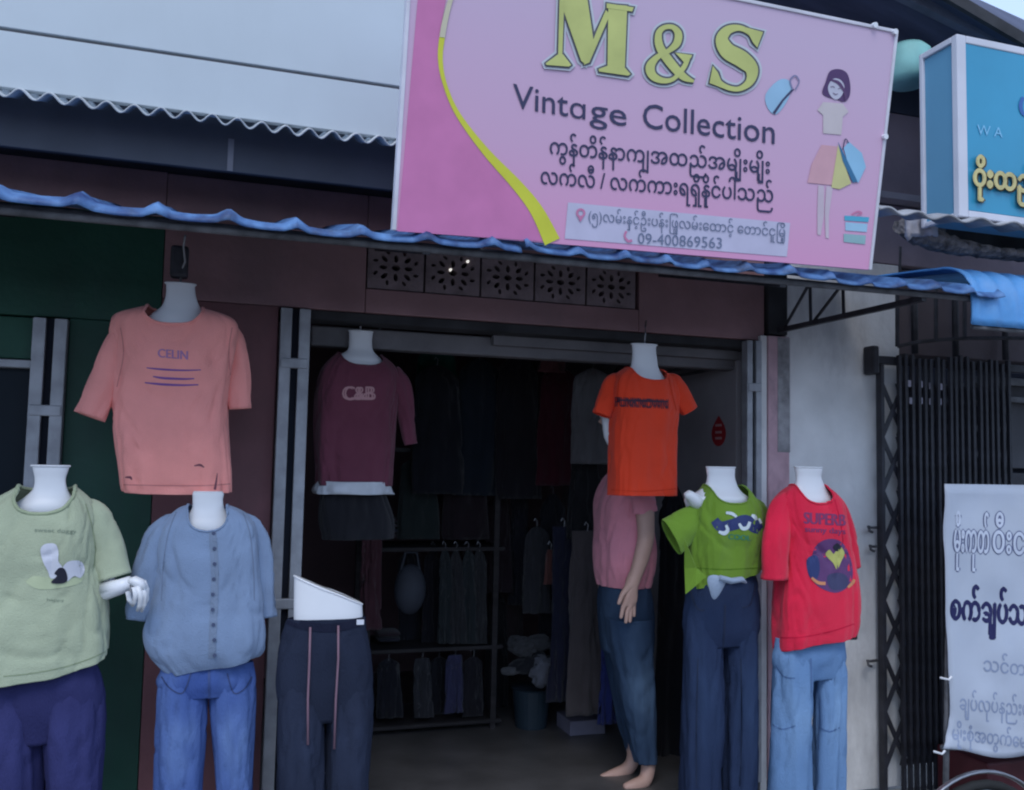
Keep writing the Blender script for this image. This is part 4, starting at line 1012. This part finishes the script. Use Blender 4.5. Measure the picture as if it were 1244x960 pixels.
o = link('scarf', mesh('s', [P(856, 699, -.51), P(870, 697, -.535), P(886, 703, -.535), P(880, 714, -.53), P(867, 737, -.51), P(861, 716, -.525), P(873, 708, -.55)], [[0, 6, 1], [0, 5, 6], [5, 4, 6], [4, 3, 6], [3, 2, 6], [2, 1, 6]]), m_sc, mD)
s_ = o.modifiers.new('t', 'SOLIDIFY'); s_.thickness = .006; s3 = o.modifiers.new('s', 'SUBSURF'); s3.levels = 2; s3.render_levels = 2
MB().tube([P(874, 702, -.54), P(888, 706, -.545), P(900, 704, -.53), P(906, 708, -.50)], [.016, .018, .016, .006], 10, True, .7).build('scarf_tail', m_sc, mD, smooth=True)
base(mD, 2.01, -.35)

# --- E: red tee
mE = thing('mannequin', (2.37, -.45, -.1), 'headless white mannequin in oversized crimson tee and light blue jeans before the white wall', 'mannequin', 'dressed mannequins in front of the shop')
bodyloft(m_body, mE, [(690, 950, 1022), (640, 947, 1024), (620, 946, 1024), (608, 950, 1016), (599, 958, 1008), (590, 965, 1002), (580, 967, 998), (572, 966, 999), (567, 965, 999)], -.45, .38, nexp=2.1, under=612, cap=True, fold=0, crease=0, solid=0)
rd = fabric('crimson_cotton', (.76, .018, .06), .07)
hemE = lambda cs, fr, t: (max(0, 1-t*4.0))*(.03*cs + .008*fr)
o, v, f, top = loft('tee_shirt', rd, mE, [(779, 943, 1040), (760, 942, 1043), (730, 942, 1043), (700, 944, 1040), (665, 944, 1034), (635, 940, 1029), (612, 940, 1025), (600, 947, 1017), (593, 955, 1008), (589, 962, 1002)], -.45, .50, 0, fold=.007, scoop=.075, seed=51.7, hem=hemE, boxy=.8, drape=.011, bust=.014, crease=.006)
collar(rd, o, top, .005); te = o; tgE = Target(v, f)
sleeve('sleeve', rd, te, [(962, 604, 8, .02), (949, 618, 15, .0), (942, 660, 17, -.02), (941, 704, 17, -.02)], -.47, 55.2, 1.0)
sleeve('sleeve', rd, te, [(1004, 602, 7, .02), (1017, 616, 11, .03), (1029, 655, 12, .05), (1036, 690, 10, .06)], -.45, 56.2, 1.0)
m_pv = flat('print_plum', (.22, .035, .12)); m_pvd = flat('print_violet', (.12, .045, .15)); m_py = flat('print_yellow', (.50, .50, .14)); m_po = flat('print_orange', (.62, .25, .12))
dtext('print_lettering', 'SUPERB', (977, 636), (1027, 639), 20, m_pv, te, tgE, bold=.8)
dtext('print_lettering', 'sunny days', (978, 646), (1027, 649), 10, m_pv, te, tgE, bold=.4)
pr = dblob('print', m_pvd, te, tgE, [(985, 690), (990, 665), (1006, 655), (1024, 660), (1035, 685), (1034, 708), (1018, 720), (1000, 716), (988, 706)], .0018)
dblob('print_patch', m_pn, pr, tgE, [(980, 680), (992, 675), (996, 690), (992, 704), (983, 700)], .003)
dblob('print_patch', m_py, pr, tgE, [(1003, 674), (1008, 668), (1012, 674), (1020, 664), (1026, 672), (1022, 682), (1017, 692), (1012, 684)], .0035)
dblob('print_patch', m_pk, pr, tgE, [(1012, 665), (1017, 660), (1022, 665), (1017, 670)], .0045)
dblob('print_patch', flat('print_slate', (.05, .05, .12)), pr, tgE, [(1005, 700), (1020, 696), (1030, 702), (1028, 714), (1010, 716)], .003)
dribbon('print_patch', m_po, pr, tgE, [(986, 702, 3), (994, 708, 4), (1003, 709, 4)], .004)
dribbon('print_patch', m_po, pr, tgE, [(1030, 714, 3), (1036, 708, 4), (1038, 704, 3)], .004)
lj = denim('light_blue_denim', (.12, .22, .40), (.24, .38, .58))
tr, tt = trousers('jeans', lj, mE, -.45, [(830, 937, 1029), (800, 938, 1030), (780, 944, 1026), (755, 956, 1012), (740, 958, 1008)],
         [[(1120, 928, 987), (1000, 930, 987), (900, 934, 987), (850, 936, 987), (800, 939, 987)], [(1120, 986, 1022), (1000, 987, 1024), (900, 987, 1027), (850, 987, 1028), (800, 987, 1029)]], 64, fold=.009)
m_st3 = flat('light_stitch', (.08, .15, .30))
for a_ in ([(985, 800, 2.4), (986, 830, 2), (986, 850, 1.4)], [(942, 808, 1.6), (952, 822, 1.4), (966, 824, 1.4)], [(938, 880, 1.6), (950, 886, 1.4), (966, 882, 1.4)], [(995, 884, 1.4), (1008, 889, 1.6), (1020, 884, 1.4)]): dribbon('seam', m_st3, tr, tt, a_)  # the two lowest ribbons are knee creases, their fold shade put into colour
p = P(1034, 771, -.40); MB().box(p.x-.02, p.x+.02, -.42, -.36, p.z-.02, p.z+.012).build('hip_fitting', m_black, mE, bevel=.006)
base(mE, 2.37, -.45)

# --- F: hanging pink tee form
mF = thing('mannequin', (-.15, -.3, 1.2), 'hanging white torso form in salmon pink tee, high up at the left of the doorway', 'mannequin', 'torso forms hung under the awning')
bodyloft(m_body, mF, [(560, 168, 262), (470, 165, 268), (420, 166, 268), (400, 170, 264), (386, 182, 250), (374, 196, 244), (362, 201, 239), (350, 202, 237), (344, 201, 238)], -.3, .38, nexp=2.1, under=392, cap=True, fold=0, crease=0, solid=0)
pk_ = fabric('salmon_cotton', (.92, .34, .30), .05)
hemF = lambda cs, fr, t: (max(0, 1-t*6.0))*(-.012*fr)
o, v, f, top = loft('tee_shirt', pk_, mF, [(596, 146, 282), (575, 143, 284), (540, 138, 283), (500, 135, 282), (460, 134, 285), (425, 135, 290), (404, 134, 292), (392, 136, 291), (384, 144, 284), (378, 162, 268), (373, 180, 247)], -.3, .42, -.12, fold=.006, scoop=.072, seed=71.2, hem=hemF, boxy=.8, drape=.011, bust=.014, crease=.006)
collar(pk_, o, top, .005); tf_ = o; tgF = Target(v, f)
sleeve('sleeve', pk_, tf_, [(168, 397, 8, .02), (150, 412, 17, .0), (129, 460, 19, 0), (108, 506, 17, -.01)], -.3, 75.2, .9)
sleeve('sleeve', pk_, tf_, [(262, 394, 9, .02), (279, 408, 15, .0), (288, 450, 15, 0), (291, 497, 13, 0)], -.3, 76.2, .9)
m_pp = flat('print_purple', (.20, .08, .30)); m_ppl = flat('print_mauve', (.42, .2, .38))
dtext('print_lettering', 'CELIN', (192, 434), (228, 437), 15, m_ppl, tf_, tgF, bold=.4)
for y, a, b, c in ((447, 178, 244, 1.8), (457.5, 186, 236, 2.2), (465, 176, 241, 2.2)):
    dribbon('print_stripe', m_pp, tf_, tgF, [(a, y, c*.6), ((a+b)/2-12, y+2, c*1.2), ((a+b)/2+12, y+3, c), (b, y+2.5, c*.6)], .0022, 8)
m_hole = flat('tee_tear', (.18, .06, .08))
for pts_ in ([(236, 566, 1), (243, 565, 2.6), (248, 568, 1)], [(261, 595, 3), (263, 583, 2), (264, 575, .6)], [(152, 580, 1), (158, 580, 3), (160, 583, 1)]):
    dribbon('tear', m_hole, tf_, tgF, pts_)
MB().tube([P(219, 346, -.3), P(220, 330, -.32), P(225, 318, -.34), P(223, 300, -.36), P(225, 286, -.40)], .004, 6).build('hook', m_railm, mF, smooth=True)
MB().box(P(219, 300, -.3).x-.03, P(219, 300, -.3).x+.03, -.33, -.27, P(219, 338, -.3).z, P(219, 300, -.3).z).build('hanger_block', m_pipe, mF, bevel=.01)

# --- G: maroon tee form inside the doorway
mG = thing('mannequin', (.56, .12, 1.1), 'hanging torso form in dark maroon tee beside the steel post inside the doorway', 'mannequin', 'torso forms hung under the awning')
bodyloft(m_body, mG, [(590, 395, 474), (500, 392, 478), (455, 396, 476), (445, 402, 470), (436, 408, 464), (426, 422, 454), (415, 424, 452), (405, 424, 453), (402, 424, 453)], .12, .38, nexp=2.1, under=440, cap=True, fold=0, crease=0, solid=0)
mr_ = fabric('maroon_cotton', (.15, .04, .065), .08)
o, v, f, top = loft('tee_shirt', mr_, mG, [(590, 383, 476), (560, 382, 478), (520, 381, 481), (480, 382, 485), (455, 388, 486), (442, 396, 480), (434, 404, 471), (430, 410, 463)], .12, .42, .1, fold=.006, scoop=.055, seed=81.2, boxy=.7, drape=.008, bust=.012, crease=.006)
collar(mr_, o, top, .004); tgm = o; tgG = Target(v, f)
sleeve('sleeve', mr_, tgm, [(474, 455, 14, .02), (486, 470, 13, 0), (493, 505, 11, 0), (499, 540, 8, 0)], .12, 85.2, .9)
m_pgp = flat('print_dusty_pink', (.50, .26, .27))
dtext('print_lettering', 'C&B', (417, 486), (455, 486), 24, m_pgp, tgm, tgG, bold=1.4)
dribbon('print_mark', m_pgp, tgm, tgG, [(417, 482, 2.5), (425, 485, 3), (436, 483, 3), (446, 484, 3), (455, 484, 2)])
loft('underskirt', fabric('white_lace', (.6, .62, .66)), mG, [(600, 380, 478), (594, 380, 477), (585, 386, 474)], .12, .56, .1, nv=8, hemamp=.008, foldf=5, seed=2)
loft('shorts', m_black, mG, [(655, 392, 480), (630, 388, 480), (600, 390, 470), (590, 395, 466)], .12, .38, .1, nv=20, seed=9, cap=True)
MB().tube([P(438, 403, .12), P(438, 392, .13), P(440, 384, .16)], .004, 6).build('hook', m_railm, mG, smooth=True)

# --- H: orange tee form
mH = thing('mannequin', (1.73, -.2, 1.1), 'hanging torso form in bright orange-red tee in front of the standing person', 'mannequin', 'torso forms hung under the awning')
bodyloft(m_body, mH, [(590, 748, 818), (500, 746, 820), (480, 746, 820), (466, 752, 814), (456, 760, 806), (446, 766, 800), (434, 768, 798), (424, 768, 797), (418, 767, 798)], -.2, .38, nexp=2.1, under=466, cap=True, fold=0, crease=0, solid=0)
orr = fabric('orange_red_cotton', (.78, .055, .018), .05)
o, v, f, top = loft('tee_shirt', orr, mH, [(602, 739, 825), (570, 739, 825), (530, 738, 826), (495, 738, 827), (475, 737, 828), (460, 742, 824), (452, 750, 815), (448, 758, 805)], -.2, .44, .15, fold=.006, scoop=.055, seed=91.2, boxy=.8, drape=.008, bust=.016, crease=.005)
collar(orr, o, top, .004); tgm = o; tgH = Target(v, f)
sleeve('sleeve', orr, tgm, [(758, 459, 6, .02), (747, 467, 12, .0), (738, 486, 12, 0), (732, 505, 12, 0)], -.2, 95.2, .9)
sleeve('sleeve', orr, tgm, [(806, 459, 6, .02), (818, 467, 12, .0), (829, 484, 12, 0), (837, 500, 11, 0)], -.2, 96.2, .9)
m_pd = flat('print_dark', (.05, .012, .03)); 
dtext('print_lettering', 'PUNKNOWN', (748, 494), (811, 497), 17, m_pd, tgm, tgH, bold=1.0)
dribbon('print_stripe', m_pd, tgm, tgH, [(750, 486, 2), (780, 487, 3), (811, 488, 2)])
MB().tube([P(783, 419, -.2), P(784, 405, -.2), P(784, 396, -.16), P(785, 390, -.05)], .004, 6).build('hook', m_railm, mH, smooth=True)
for pts_ in ([(738, 500), (741, 530), (748, 548)],):
    MB().tube([P(x, y, -.15) for x, y in pts_], [.03, .027, .02], 10).build('arm_stump', m_body, mH, smooth=True)

def stitch(par, tg, c, *lines):
    m = flat('stitch_line', c, .9, .1)
    for l in lines: dribbon('stitching', m, par, tg, [(x, y, 1.3) for x, y in l], .0012, 8)
stitch(teeA, tgA, (.27, .32, .20), [(4, 822), (40, 818), (80, 810), (110, 800), (128, 792)], [(104, 612), (112, 640), (116, 668), (114, 690)])
stitch(bl_, tgB, (.17, .22, .32), [(214, 622), (204, 650), (198, 690), (196, 730)], [(295, 622), (304, 650), (308, 690), (309, 730)])
stitch(tp, tgD, (.10, .20, .02), [(846, 690), (880, 692), (922, 690)])
stitch(te, tgE, (.60, .014, .05), [(948, 775), (975, 774), (1010, 767), (1038, 758)], [(1014, 606), (1022, 640), (1025, 670)])
stitch(tf_, tgF, (.62, .22, .21), [(150, 589), (200, 590), (250, 590), (280, 588)], [(146, 396), (150, 430), (142, 470)], [(282, 398), (278, 430), (282, 470)])
stitch(tgm, tgH, (.66, .045, .016), [(742, 595), (780, 597), (822, 594)], [(752, 458), (750, 480), (744, 502)], [(812, 458), (817, 480), (822, 500)])

# ------------------------------------------------------------------ person behind the orange tee
pY = .16; per = thing('person', (1.9, pY, 0), 'barefoot person in pink tee and blue jeans standing in the doorway behind the orange tee', 'person')
def V(x, y, dY=0): return P(x, y, pY+dY)
sk = [  # (pos, radius, parent)
 (V(760, 725), .095, -1), (V(758, 670), .09, 0), (V(760, 620), .09, 1), (V(764, 582), .085, 2), (V(763, 560), .05, 3), (V(760, 545), .052, 4), (V(756, 530), .075, 5), (V(755, 512), .088, 6), (V(756, 497), .075, 7),
 # near arm
 (V(774, 590, -.15), .055, 3), (V(784, 622, -.20), .045, 9), (V(785, 655, -.21), .040, 10), (V(778, 682, -.21), .037, 11), (V(770, 706, -.21), .025, 12),
 (V(766, 722, -.21), .030, 13),
 (V(757, 738, -.21), .011, 14), (V(754, 752, -.21), .008, 15),
 (V(762, 742, -.21), .011, 14), (V(760, 758, -.21), .008, 17),
 (V(766, 741, -.21), .011, 14), (V(765, 757, -.21), .008, 19),
 (V(770, 737, -.21), .010, 14), (V(770, 750, -.21), .008, 21),
 (V(756, 722, -.22), .012, 13), (V(751, 735, -.22), .008, 23),
 # far arm
 (V(752, 590, .15), .052, 3), (V(742, 640, .2), .042, 25), (V(735, 690, .2), .03, 26), (V(732, 720, .2), .026, 27),
 # near leg
 (V(770, 760, -.08), .07, 0), (V(776, 830, -.08), .055, 29), (V(786, 890, -.08), .045, 30), (V(788, 934, -.08), .034, 31),
 (V(784, 950, -.09), .036, 32), (V(768, 955, -.10), .028, 33), (V(757, 957, -.10), .016, 34),
 # far leg
 (V(752, 760, .08), .07, 0), (V(760, 830, .08), .05, 36), (V(770, 890, .08), .044, 37), (V(770, 922, .08), .033, 38),
 (V(764, 935, .08), .036, 39), (V(744, 942, .07), .028, 40), (V(728, 946, .07), .016, 41)]
me = bpy.data.meshes.new('body'); off = Vector(per.location)
me.from_pydata([tuple(s[0]-off) for s in sk], [(i, s[2]) for i, s in enumerate(sk) if s[2] >= 0], [])
po = bpy.data.objects.new('body', me); col.objects.link(po); po.parent = per; me.materials.append(m_skin)
mm = po.modifiers.new('skin', 'SKIN'); mm.use_smooth_shade = True
for i, s in enumerate(sk):
    sv2 = me.skin_vertices[0].data[i]; sv2.radius = (s[1], s[1]); sv2.use_root = (i == 0)
ms = po.modifiers.new('sub', 'SUBSURF'); ms.levels = 2; ms.render_levels = 2
pinkp = fabric('rose_pink_cotton', (.72, .27, .33), .07)
o, v, f, top = loft('tee_shirt', pinkp, per, [(711, 725, 790, 1.25), (690, 721, 795, 1.2), (665, 719, 797, 1.2), (640, 721, 793, 1.3), (610, 722, 788, 1.5), (588, 730, 786, 1.7), (572, 742, 780, 1.5), (562, 752, 774, 1.0)], pY, 1.3, 0, fold=.012, seed=101, crease=.007, nv=60, scoop=.0)
sleeve('sleeve', pinkp, o, [(772, 585, 15, -.08), (779, 598, 16, -.16), (782, 612, 15, -.2), (783, 622, 15, -.2)], pY, 105)
pj = denim('worn_blue_denim', (.022, .042, .085), (.10, .16, .25))
jo, v, f, _ = loft('jeans', pj, per, [(790, 730, 792), (760, 728, 793), (730, 727, 792), (706, 729, 788)], pY, 1.25, 0, nu=56, nv=20, fold=.005, seed=7)
loft('trouser_leg', pj, jo, [(926, 771, 798), (900, 764, 797), (860, 755, 797), (820, 748, 795), (780, 738, 793), (750, 735, 792)], pY-.08, 1.0, 0, nu=48, nv=50, fold=.005, seed=8, crease=.008, wear=1.0)
loft('trouser_leg', pj, jo, [(912, 760, 783), (880, 750, 784), (850, 745, 782), (815, 738, 780), (780, 732, 775), (750, 729, 772)], pY+.09, 1.0, 0, nu=48, nv=50, fold=.005, seed=9, crease=.008, wear=.8)
# head details: hair, ear, nose, eyes, mouth (face turned to the left)
hc = V(755, 508)
hb_ = MB()
def ell(mb, c, rx, ry, rz, n=18, m=12):
    b = len(mb.v); vs = []
    for j in range(m+1):
        a = pi*j/m
        for i in range(n): t = 2*pi*i/n; vs.append(c+Vector((cos(t)*sin(a)*rx, sin(t)*sin(a)*ry, cos(a)*rz)))
    fs = [[j*n+i, (j+1)*n+i, (j+1)*n+(i+1) % n, j*n+(i+1) % n] for j in range(m) for i in range(n)]
    mb.add(vs, fs)
ell(hb_, hc+Vector((.028, 0, .028)), .10, .090, .105); ell(hb_, hc+Vector((.075, 0, -.07)), .045, .075, .13)
hb_.build('hair', m_hair, per, smooth=True)
for sgn in (-1, 1):
    mb = MB(); ell(mb, hc+Vector((-.084, sgn*.032, .006)), .012, .014, .009, 10, 8); mb.build('eye', flat('eye_white%d' % sgn, (.6, .6, .6), .2), per, smooth=True)
    mb = MB(); ell(mb, hc+Vector((.005, sgn*.086, -.005)), .018, .010, .030, 10, 8); mb.build('ear', m_skin, per, smooth=True)
mb = MB(); mb.tube([hc+Vector((-.085, 0, .012)), hc+Vector((-.104, 0, -.022)), hc+Vector((-.088, 0, -.030))], [.008, .014, .010], 8); mb.build('nose', m_skin, per, smooth=True)
mb = MB(); ell(mb, hc+Vector((-.083, 0, -.052)), .012, .024, .008, 10, 8); mb.build('mouth', flat('lips', (.35, .12, .11)), per, smooth=True)

# ------------------------------------------------------------------ stock inside the shop
def garment(name, label, cat_, c, x0, x1, ya, yb, Y, seed, flare=1.15, group=None, k=.22, shoulder=True, mat_=None, folds=6, parent=None):
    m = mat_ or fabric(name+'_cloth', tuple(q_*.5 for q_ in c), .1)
    cxm = (x0+x1)/2; hw = (x1-x0)/2; h = yb-ya
    rows = [(yb, cxm-hw, cxm+hw), (ya+h*.6, cxm-hw*.97, cxm+hw*.95), (ya+h*.3, cxm-hw*.9, cxm+hw*.9), (ya+h*.12, cxm-hw*.85, cxm+hw*.85)]
    rows += [(ya+h*.05, cxm-hw*.6, cxm+hw*.6), (ya, cxm-hw*.22, cxm+hw*.22)] if shoulder else [(ya, cxm-hw*.8, cxm+hw*.8)]
    L0 = P(cxm, ya, Y)
    root = parent
    o, v, f, top = loft(name, m, None, rows, Y, k, 0, 48, 36, 2.0, fold=.012, seed=seed, hemamp=.010, foldf=folds, crease=.014, solid=.003)
    o.location = L0; o.data.transform(Matrix.Translation(-L0))
    setp(o, label, cat_, group)
    MB().tube([L0+Vector((0, 0, -.01)), L0+Vector((.004, 0, .03)), L0+Vector((-.008, 0, .045)), L0+Vector((-.016, 0, .03))], .0025, 5).build('hanger_hook', m_railm, o)
    return o
G1 = 'dark clothes hanging high in the doorway'
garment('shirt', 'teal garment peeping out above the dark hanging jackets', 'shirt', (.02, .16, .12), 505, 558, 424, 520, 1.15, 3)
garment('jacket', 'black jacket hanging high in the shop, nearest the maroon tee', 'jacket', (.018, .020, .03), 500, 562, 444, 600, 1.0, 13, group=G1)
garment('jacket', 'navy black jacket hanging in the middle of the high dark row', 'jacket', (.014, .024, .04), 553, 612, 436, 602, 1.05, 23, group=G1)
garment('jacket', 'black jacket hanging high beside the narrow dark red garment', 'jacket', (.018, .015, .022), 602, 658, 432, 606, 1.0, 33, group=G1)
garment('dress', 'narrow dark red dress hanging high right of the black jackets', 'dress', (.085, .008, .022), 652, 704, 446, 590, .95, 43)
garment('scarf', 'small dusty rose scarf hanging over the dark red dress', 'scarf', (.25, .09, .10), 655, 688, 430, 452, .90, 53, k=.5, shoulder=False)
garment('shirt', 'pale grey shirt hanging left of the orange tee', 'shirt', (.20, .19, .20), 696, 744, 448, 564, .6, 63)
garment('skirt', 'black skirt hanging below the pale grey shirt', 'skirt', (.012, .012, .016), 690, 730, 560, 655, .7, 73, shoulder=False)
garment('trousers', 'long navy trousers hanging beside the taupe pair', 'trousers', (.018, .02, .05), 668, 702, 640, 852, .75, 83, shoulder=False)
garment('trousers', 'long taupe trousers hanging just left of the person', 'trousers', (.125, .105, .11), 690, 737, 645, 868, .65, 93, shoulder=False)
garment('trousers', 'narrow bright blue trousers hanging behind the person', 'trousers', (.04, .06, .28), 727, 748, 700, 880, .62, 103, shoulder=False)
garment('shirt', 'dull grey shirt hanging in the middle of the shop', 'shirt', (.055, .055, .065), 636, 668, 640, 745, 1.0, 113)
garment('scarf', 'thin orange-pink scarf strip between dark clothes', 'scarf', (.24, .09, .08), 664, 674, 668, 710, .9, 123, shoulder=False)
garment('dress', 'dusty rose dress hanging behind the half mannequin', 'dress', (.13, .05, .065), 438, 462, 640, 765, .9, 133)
# rail carrying them
rail = thing('clothes_rail', (1.3, 1.0, 2.0), 'steel clothes rail hung below the shop ceiling with dark jackets', 'clothes rail')
MB().tube([(.6, 1.05, 2.02), (2.38, 1.05, 2.02)], .012, 8).build('rail', m_railm, rail, smooth=True)
for x in (.8, 2.2): MB().tube([(x, 1.05, 2.02), (x, 1.05, 2.35)], .006, 6).build('rod', m_railm, rail)
# shelf rack
rk = thing('shelf_rack', (1.2, 1.15, 0), 'dark shelf rack with clothes standing at the left inside the shop', 'rack')
X0r, X1r = .80, 1.52; Yr = 1.05
for z in (1.49, .965, .44, .05):
    MB().box(X0r, X1r, Yr, Yr+.4, z-.02, z).build('shelf', m_wood, rk)
    MB().box(X0r, X1r, Yr-.006, Yr-.001, z-.014, z-.002).build('shelf_edge', m_wood, rk)
for x in (X0r, X1r-.03):
    for y in (Yr+.001, Yr+.37): MB().box(x-.03, x-.001, y, y+.03, 0, 1.5).build('upright', m_wood, rk)
def onrack(*a, **k): return garment(*a, **k)
G2 = 'clothes hanging in the shelf rack'
onrack('shirt', 'grey-green shirt in the upper bay of the shelf rack', 'shirt', (.035, .05, .05), 484, 532, 556, 655, 1.1, 143, group=G2)
onrack('shirt', 'black plum shirt in the upper bay of the shelf rack', 'shirt', (.03, .018, .024), 540, 592, 552, 655, 1.1, 153, group=G2)
bgm = mat('grey_bag_cloth', (.045, .05, .065), .7, .2); cb = P(498, 716, 1.02)
mb = MB(); ell(mb, cb, .085, .06, .13); o = mb.build('handbag', bgm, None, tuple(cb), smooth=True); MB().tube([cb+Vector((-.05, 0, .1)), cb+Vector((-.03, 0, .19)), cb+Vector((.03, 0, .19)), cb+Vector((.05, 0, .1))], .006, 6).build('handle', bgm, o)
setp(o, 'rounded grey bag on the middle shelf of the rack', 'bag')
for i in range(4):
    onrack('shirt', ['grey shirt at the left of four in the middle rack bay', 'slate shirt, second from left in the middle rack bay', 'slate shirt, third from left in the middle rack bay', 'grey shirt at the right end of the middle rack bay'][i], 'shirt', (.04+.01*(i % 2), .05, .055), 532+i*14, 549+i*14, 668, 782, 1.05, 163+i*10, group=G2)
onrack('trousers', 'grey trousers hanging below the lowest shelf of the rack', 'trousers', (.05, .05, .06), 502, 524, 800, 872, 1.06, 203, group=G2, shoulder=False)
onrack('trousers', 'lavender trousers hanging below the lowest shelf of the rack', 'trousers', (.07, .07, .16), 543, 563, 796, 866, 1.06, 213, group=G2, shoulder=False)
G3 = 'folded clothes stacked on the shelf rack'
def stack(x, y, Y, n, cols, w_=.16, d_=.2, h_=.028, lab='clothes'):
    p = P(x, y, Y)
    for i in range(n):
        c = tuple(q_*.6 for q_ in cols[i % len(cols)]); m = fabric('folded_cloth', c, .1)
        mb = MB(); k_ = random.uniform(-.012, .012); z0 = p.z+i*h_
        mb.tube([(p.x-w_/2+k_, p.y+d_/2, z0+h_/2), (p.x-w_/2+.012+k_, p.y+d_/2, z0+h_/2), (p.x+w_/2-.012+k_, p.y+d_/2, z0+h_/2), (p.x+w_/2+k_, p.y+d_/2, z0+h_/2)], [h_*.3, h_*.5, h_*.5, h_*.3], 10)
        for v_ in mb.v:
            v_.y = p.y+d_/2+(v_.y-(p.y+d_/2))*d_/h_*.98; v_.z += noise.noise(v_*25)*.004
        o = mb.build('folded_cloth', m, None, (p.x, p.y, z0), smooth=True)
        setp(o, 'dark folded garment, %s %s' % (('lowest' if i == 0 else 'topmost' if i == n-1 else 'second' if i == 1 else 'third'), lab), 'clothing', G3)
stack(470, 655, 1.1, 4, [(.06, .04, .05), (.03, .035, .06), (.08, .07, .08)], lab='of the stack on the upper shelf')
stack(575, 782, 1.12, 3, [(.05, .05, .06), (.09, .08, .09)], .1, lab='at the right end of the lower shelf')
stack(474, 782, 1.12, 2, [(.03, .03, .05), (.05, .03, .04)], .12, lab='at the left end of the lower shelf')
for i, (x0, x1, y0_, y1_, Y_, c, t_) in enumerate(((590, 622, 600, 720, 1.3, (.05, .03, .04), 'plum dress hanging low behind the shelf rack upright'), (618, 642, 592, 735, 1.35, (.03, .03, .045), 'charcoal dress hanging low in the middle of the shop'),
        (655, 688, 600, 800, 1.2, (.02, .02, .03), 'long black coat hanging behind the navy trousers'), (604, 634, 700, 780, 1.5, (.09, .06, .065), 'mauve blouse hanging just above the grey cloth heap'),
        (744, 772, 440, 600, .9, (.06, .05, .06), 'dim grey dress hanging behind the orange tee'), (806, 842, 470, 700, 1.0, (.016, .016, .022), 'black coat hanging deep between orange tee and green top'), (797, 840, 590, 935, .42, (.012, .013, .022), 'black trousers hanging deep between person and green top'))):
    garment('dress' if 'dress' in t_ else 'coat' if 'coat' in t_ else 'trousers' if 'trousers' in t_ else 'blouse', t_, 'clothing', c, x0, x1, y0_, y1_, Y_, 300+i*7)
for i, (x0, x1, y0_, y1_, Y_, c, t_) in enumerate(((458, 486, 800, 872, 1.09, (.02, .02, .03), 'black trousers at the far left below the lowest rack shelf'), (562, 588, 798, 870, 1.09, (.025, .022, .03), 'black plum trousers at the far right below the lowest rack shelf'),
        (520, 546, 798, 868, 1.2, (.03, .03, .04), 'charcoal trousers behind the lavender pair under the rack shelf'), (484, 512, 670, 780, 1.3, (.02, .02, .03), 'black shirt hanging behind the rounded grey bag'),
        (516, 538, 668, 780, 1.2, (.022, .02, .03), 'black shirt between the rounded grey bag and the grey shirts'), (590, 616, 720, 870, 1.45, (.022, .02, .026), 'long black coat at the back beside the bin'))):
    garment('trousers' if 'trousers' in t_ else 'coat' if 'coat' in t_ else 'shirt', t_, 'clothing', c, x0, x1, y0_, y1_, Y_, 500+i*7)
# bin with heap
bp_ = PZ(645, 882, 0); r_ = .085
b0 = MB().tube([(bp_.x, bp_.y, 0.0), (bp_.x, bp_.y, .02), (bp_.x, bp_.y, .20), (bp_.x, bp_.y, .21)], [.085, .088, .105, .112], 24)
o = b0.build('plastic_bin', mat('blue_bin_plastic', (.025, .04, .055), .4, .1), None, (bp_.x, bp_.y, 0), smooth=False); setp(o, 'dull blue plastic bin under a heap of cloth', 'bin')
def heap(name, label, c, x, y, Y, rx, rz, seed):
    cpt = P(x, y, Y); mb = MB(); ell(mb, Vector((0, 0, 0)), rx, rx*.7, rz, 60, 36)
    for v_ in mb.v:
        n1 = noise.noise(v_*12+Vector((seed, 0, 0)))*.55-abs(noise.noise(v_*26+Vector((seed, 3, 0))))*.5-abs(noise.noise(v_*48+Vector((3, seed, 0))))*.2+.15
        v_ *= 1+n1
    mb.v = [v_+cpt for v_ in mb.v]
    o = mb.build(name, fabric(name+'_c', c, .15), None, tuple(cpt), smooth=True); setp(o, label, 'cloth')
heap('cloth_heap', 'grey folded cloth heap on top of the bin', (.055, .055, .06), 640, 783, 1.02, .12, .05, 1)
heap('cloth_heap', 'black cloth lying in the heap above the bin', (.012, .012, .016), 648, 805, .99, .11, .05, 5)
heap('cloth_heap', 'pale grey-white cloth spilling over the bin rim', (.12, .125, .15), 660, 815, .92, .07, .075, 9)
heap('cloth_heap', 'small pale cloth end left of the bin top', (.08, .08, .085), 622, 815, .96, .05, .02, 12)
cb2 = PZ(714, 893, 0)
o = MB().box(cb2.x-.10, cb2.x+.10, cb2.y, cb2.y+.2, 0, .075).build('shoe_box', mat('pale_box_card', (.20, .19, .25), .8), None, (cb2.x, cb2.y, 0), bevel=.004); setp(o, 'pale lavender box on the floor under the taupe trousers', 'box')
o = MB().box(1.45, 1.72, 1.7, 1.9, 0, 1.55).build('cupboard', mat('brown_board', (.11, .07, .075), .8, .15), None, (1.6, 1.8, 0), bevel=.006); setp(o, 'tall dull brown board standing at the back of the shop', 'cupboard')
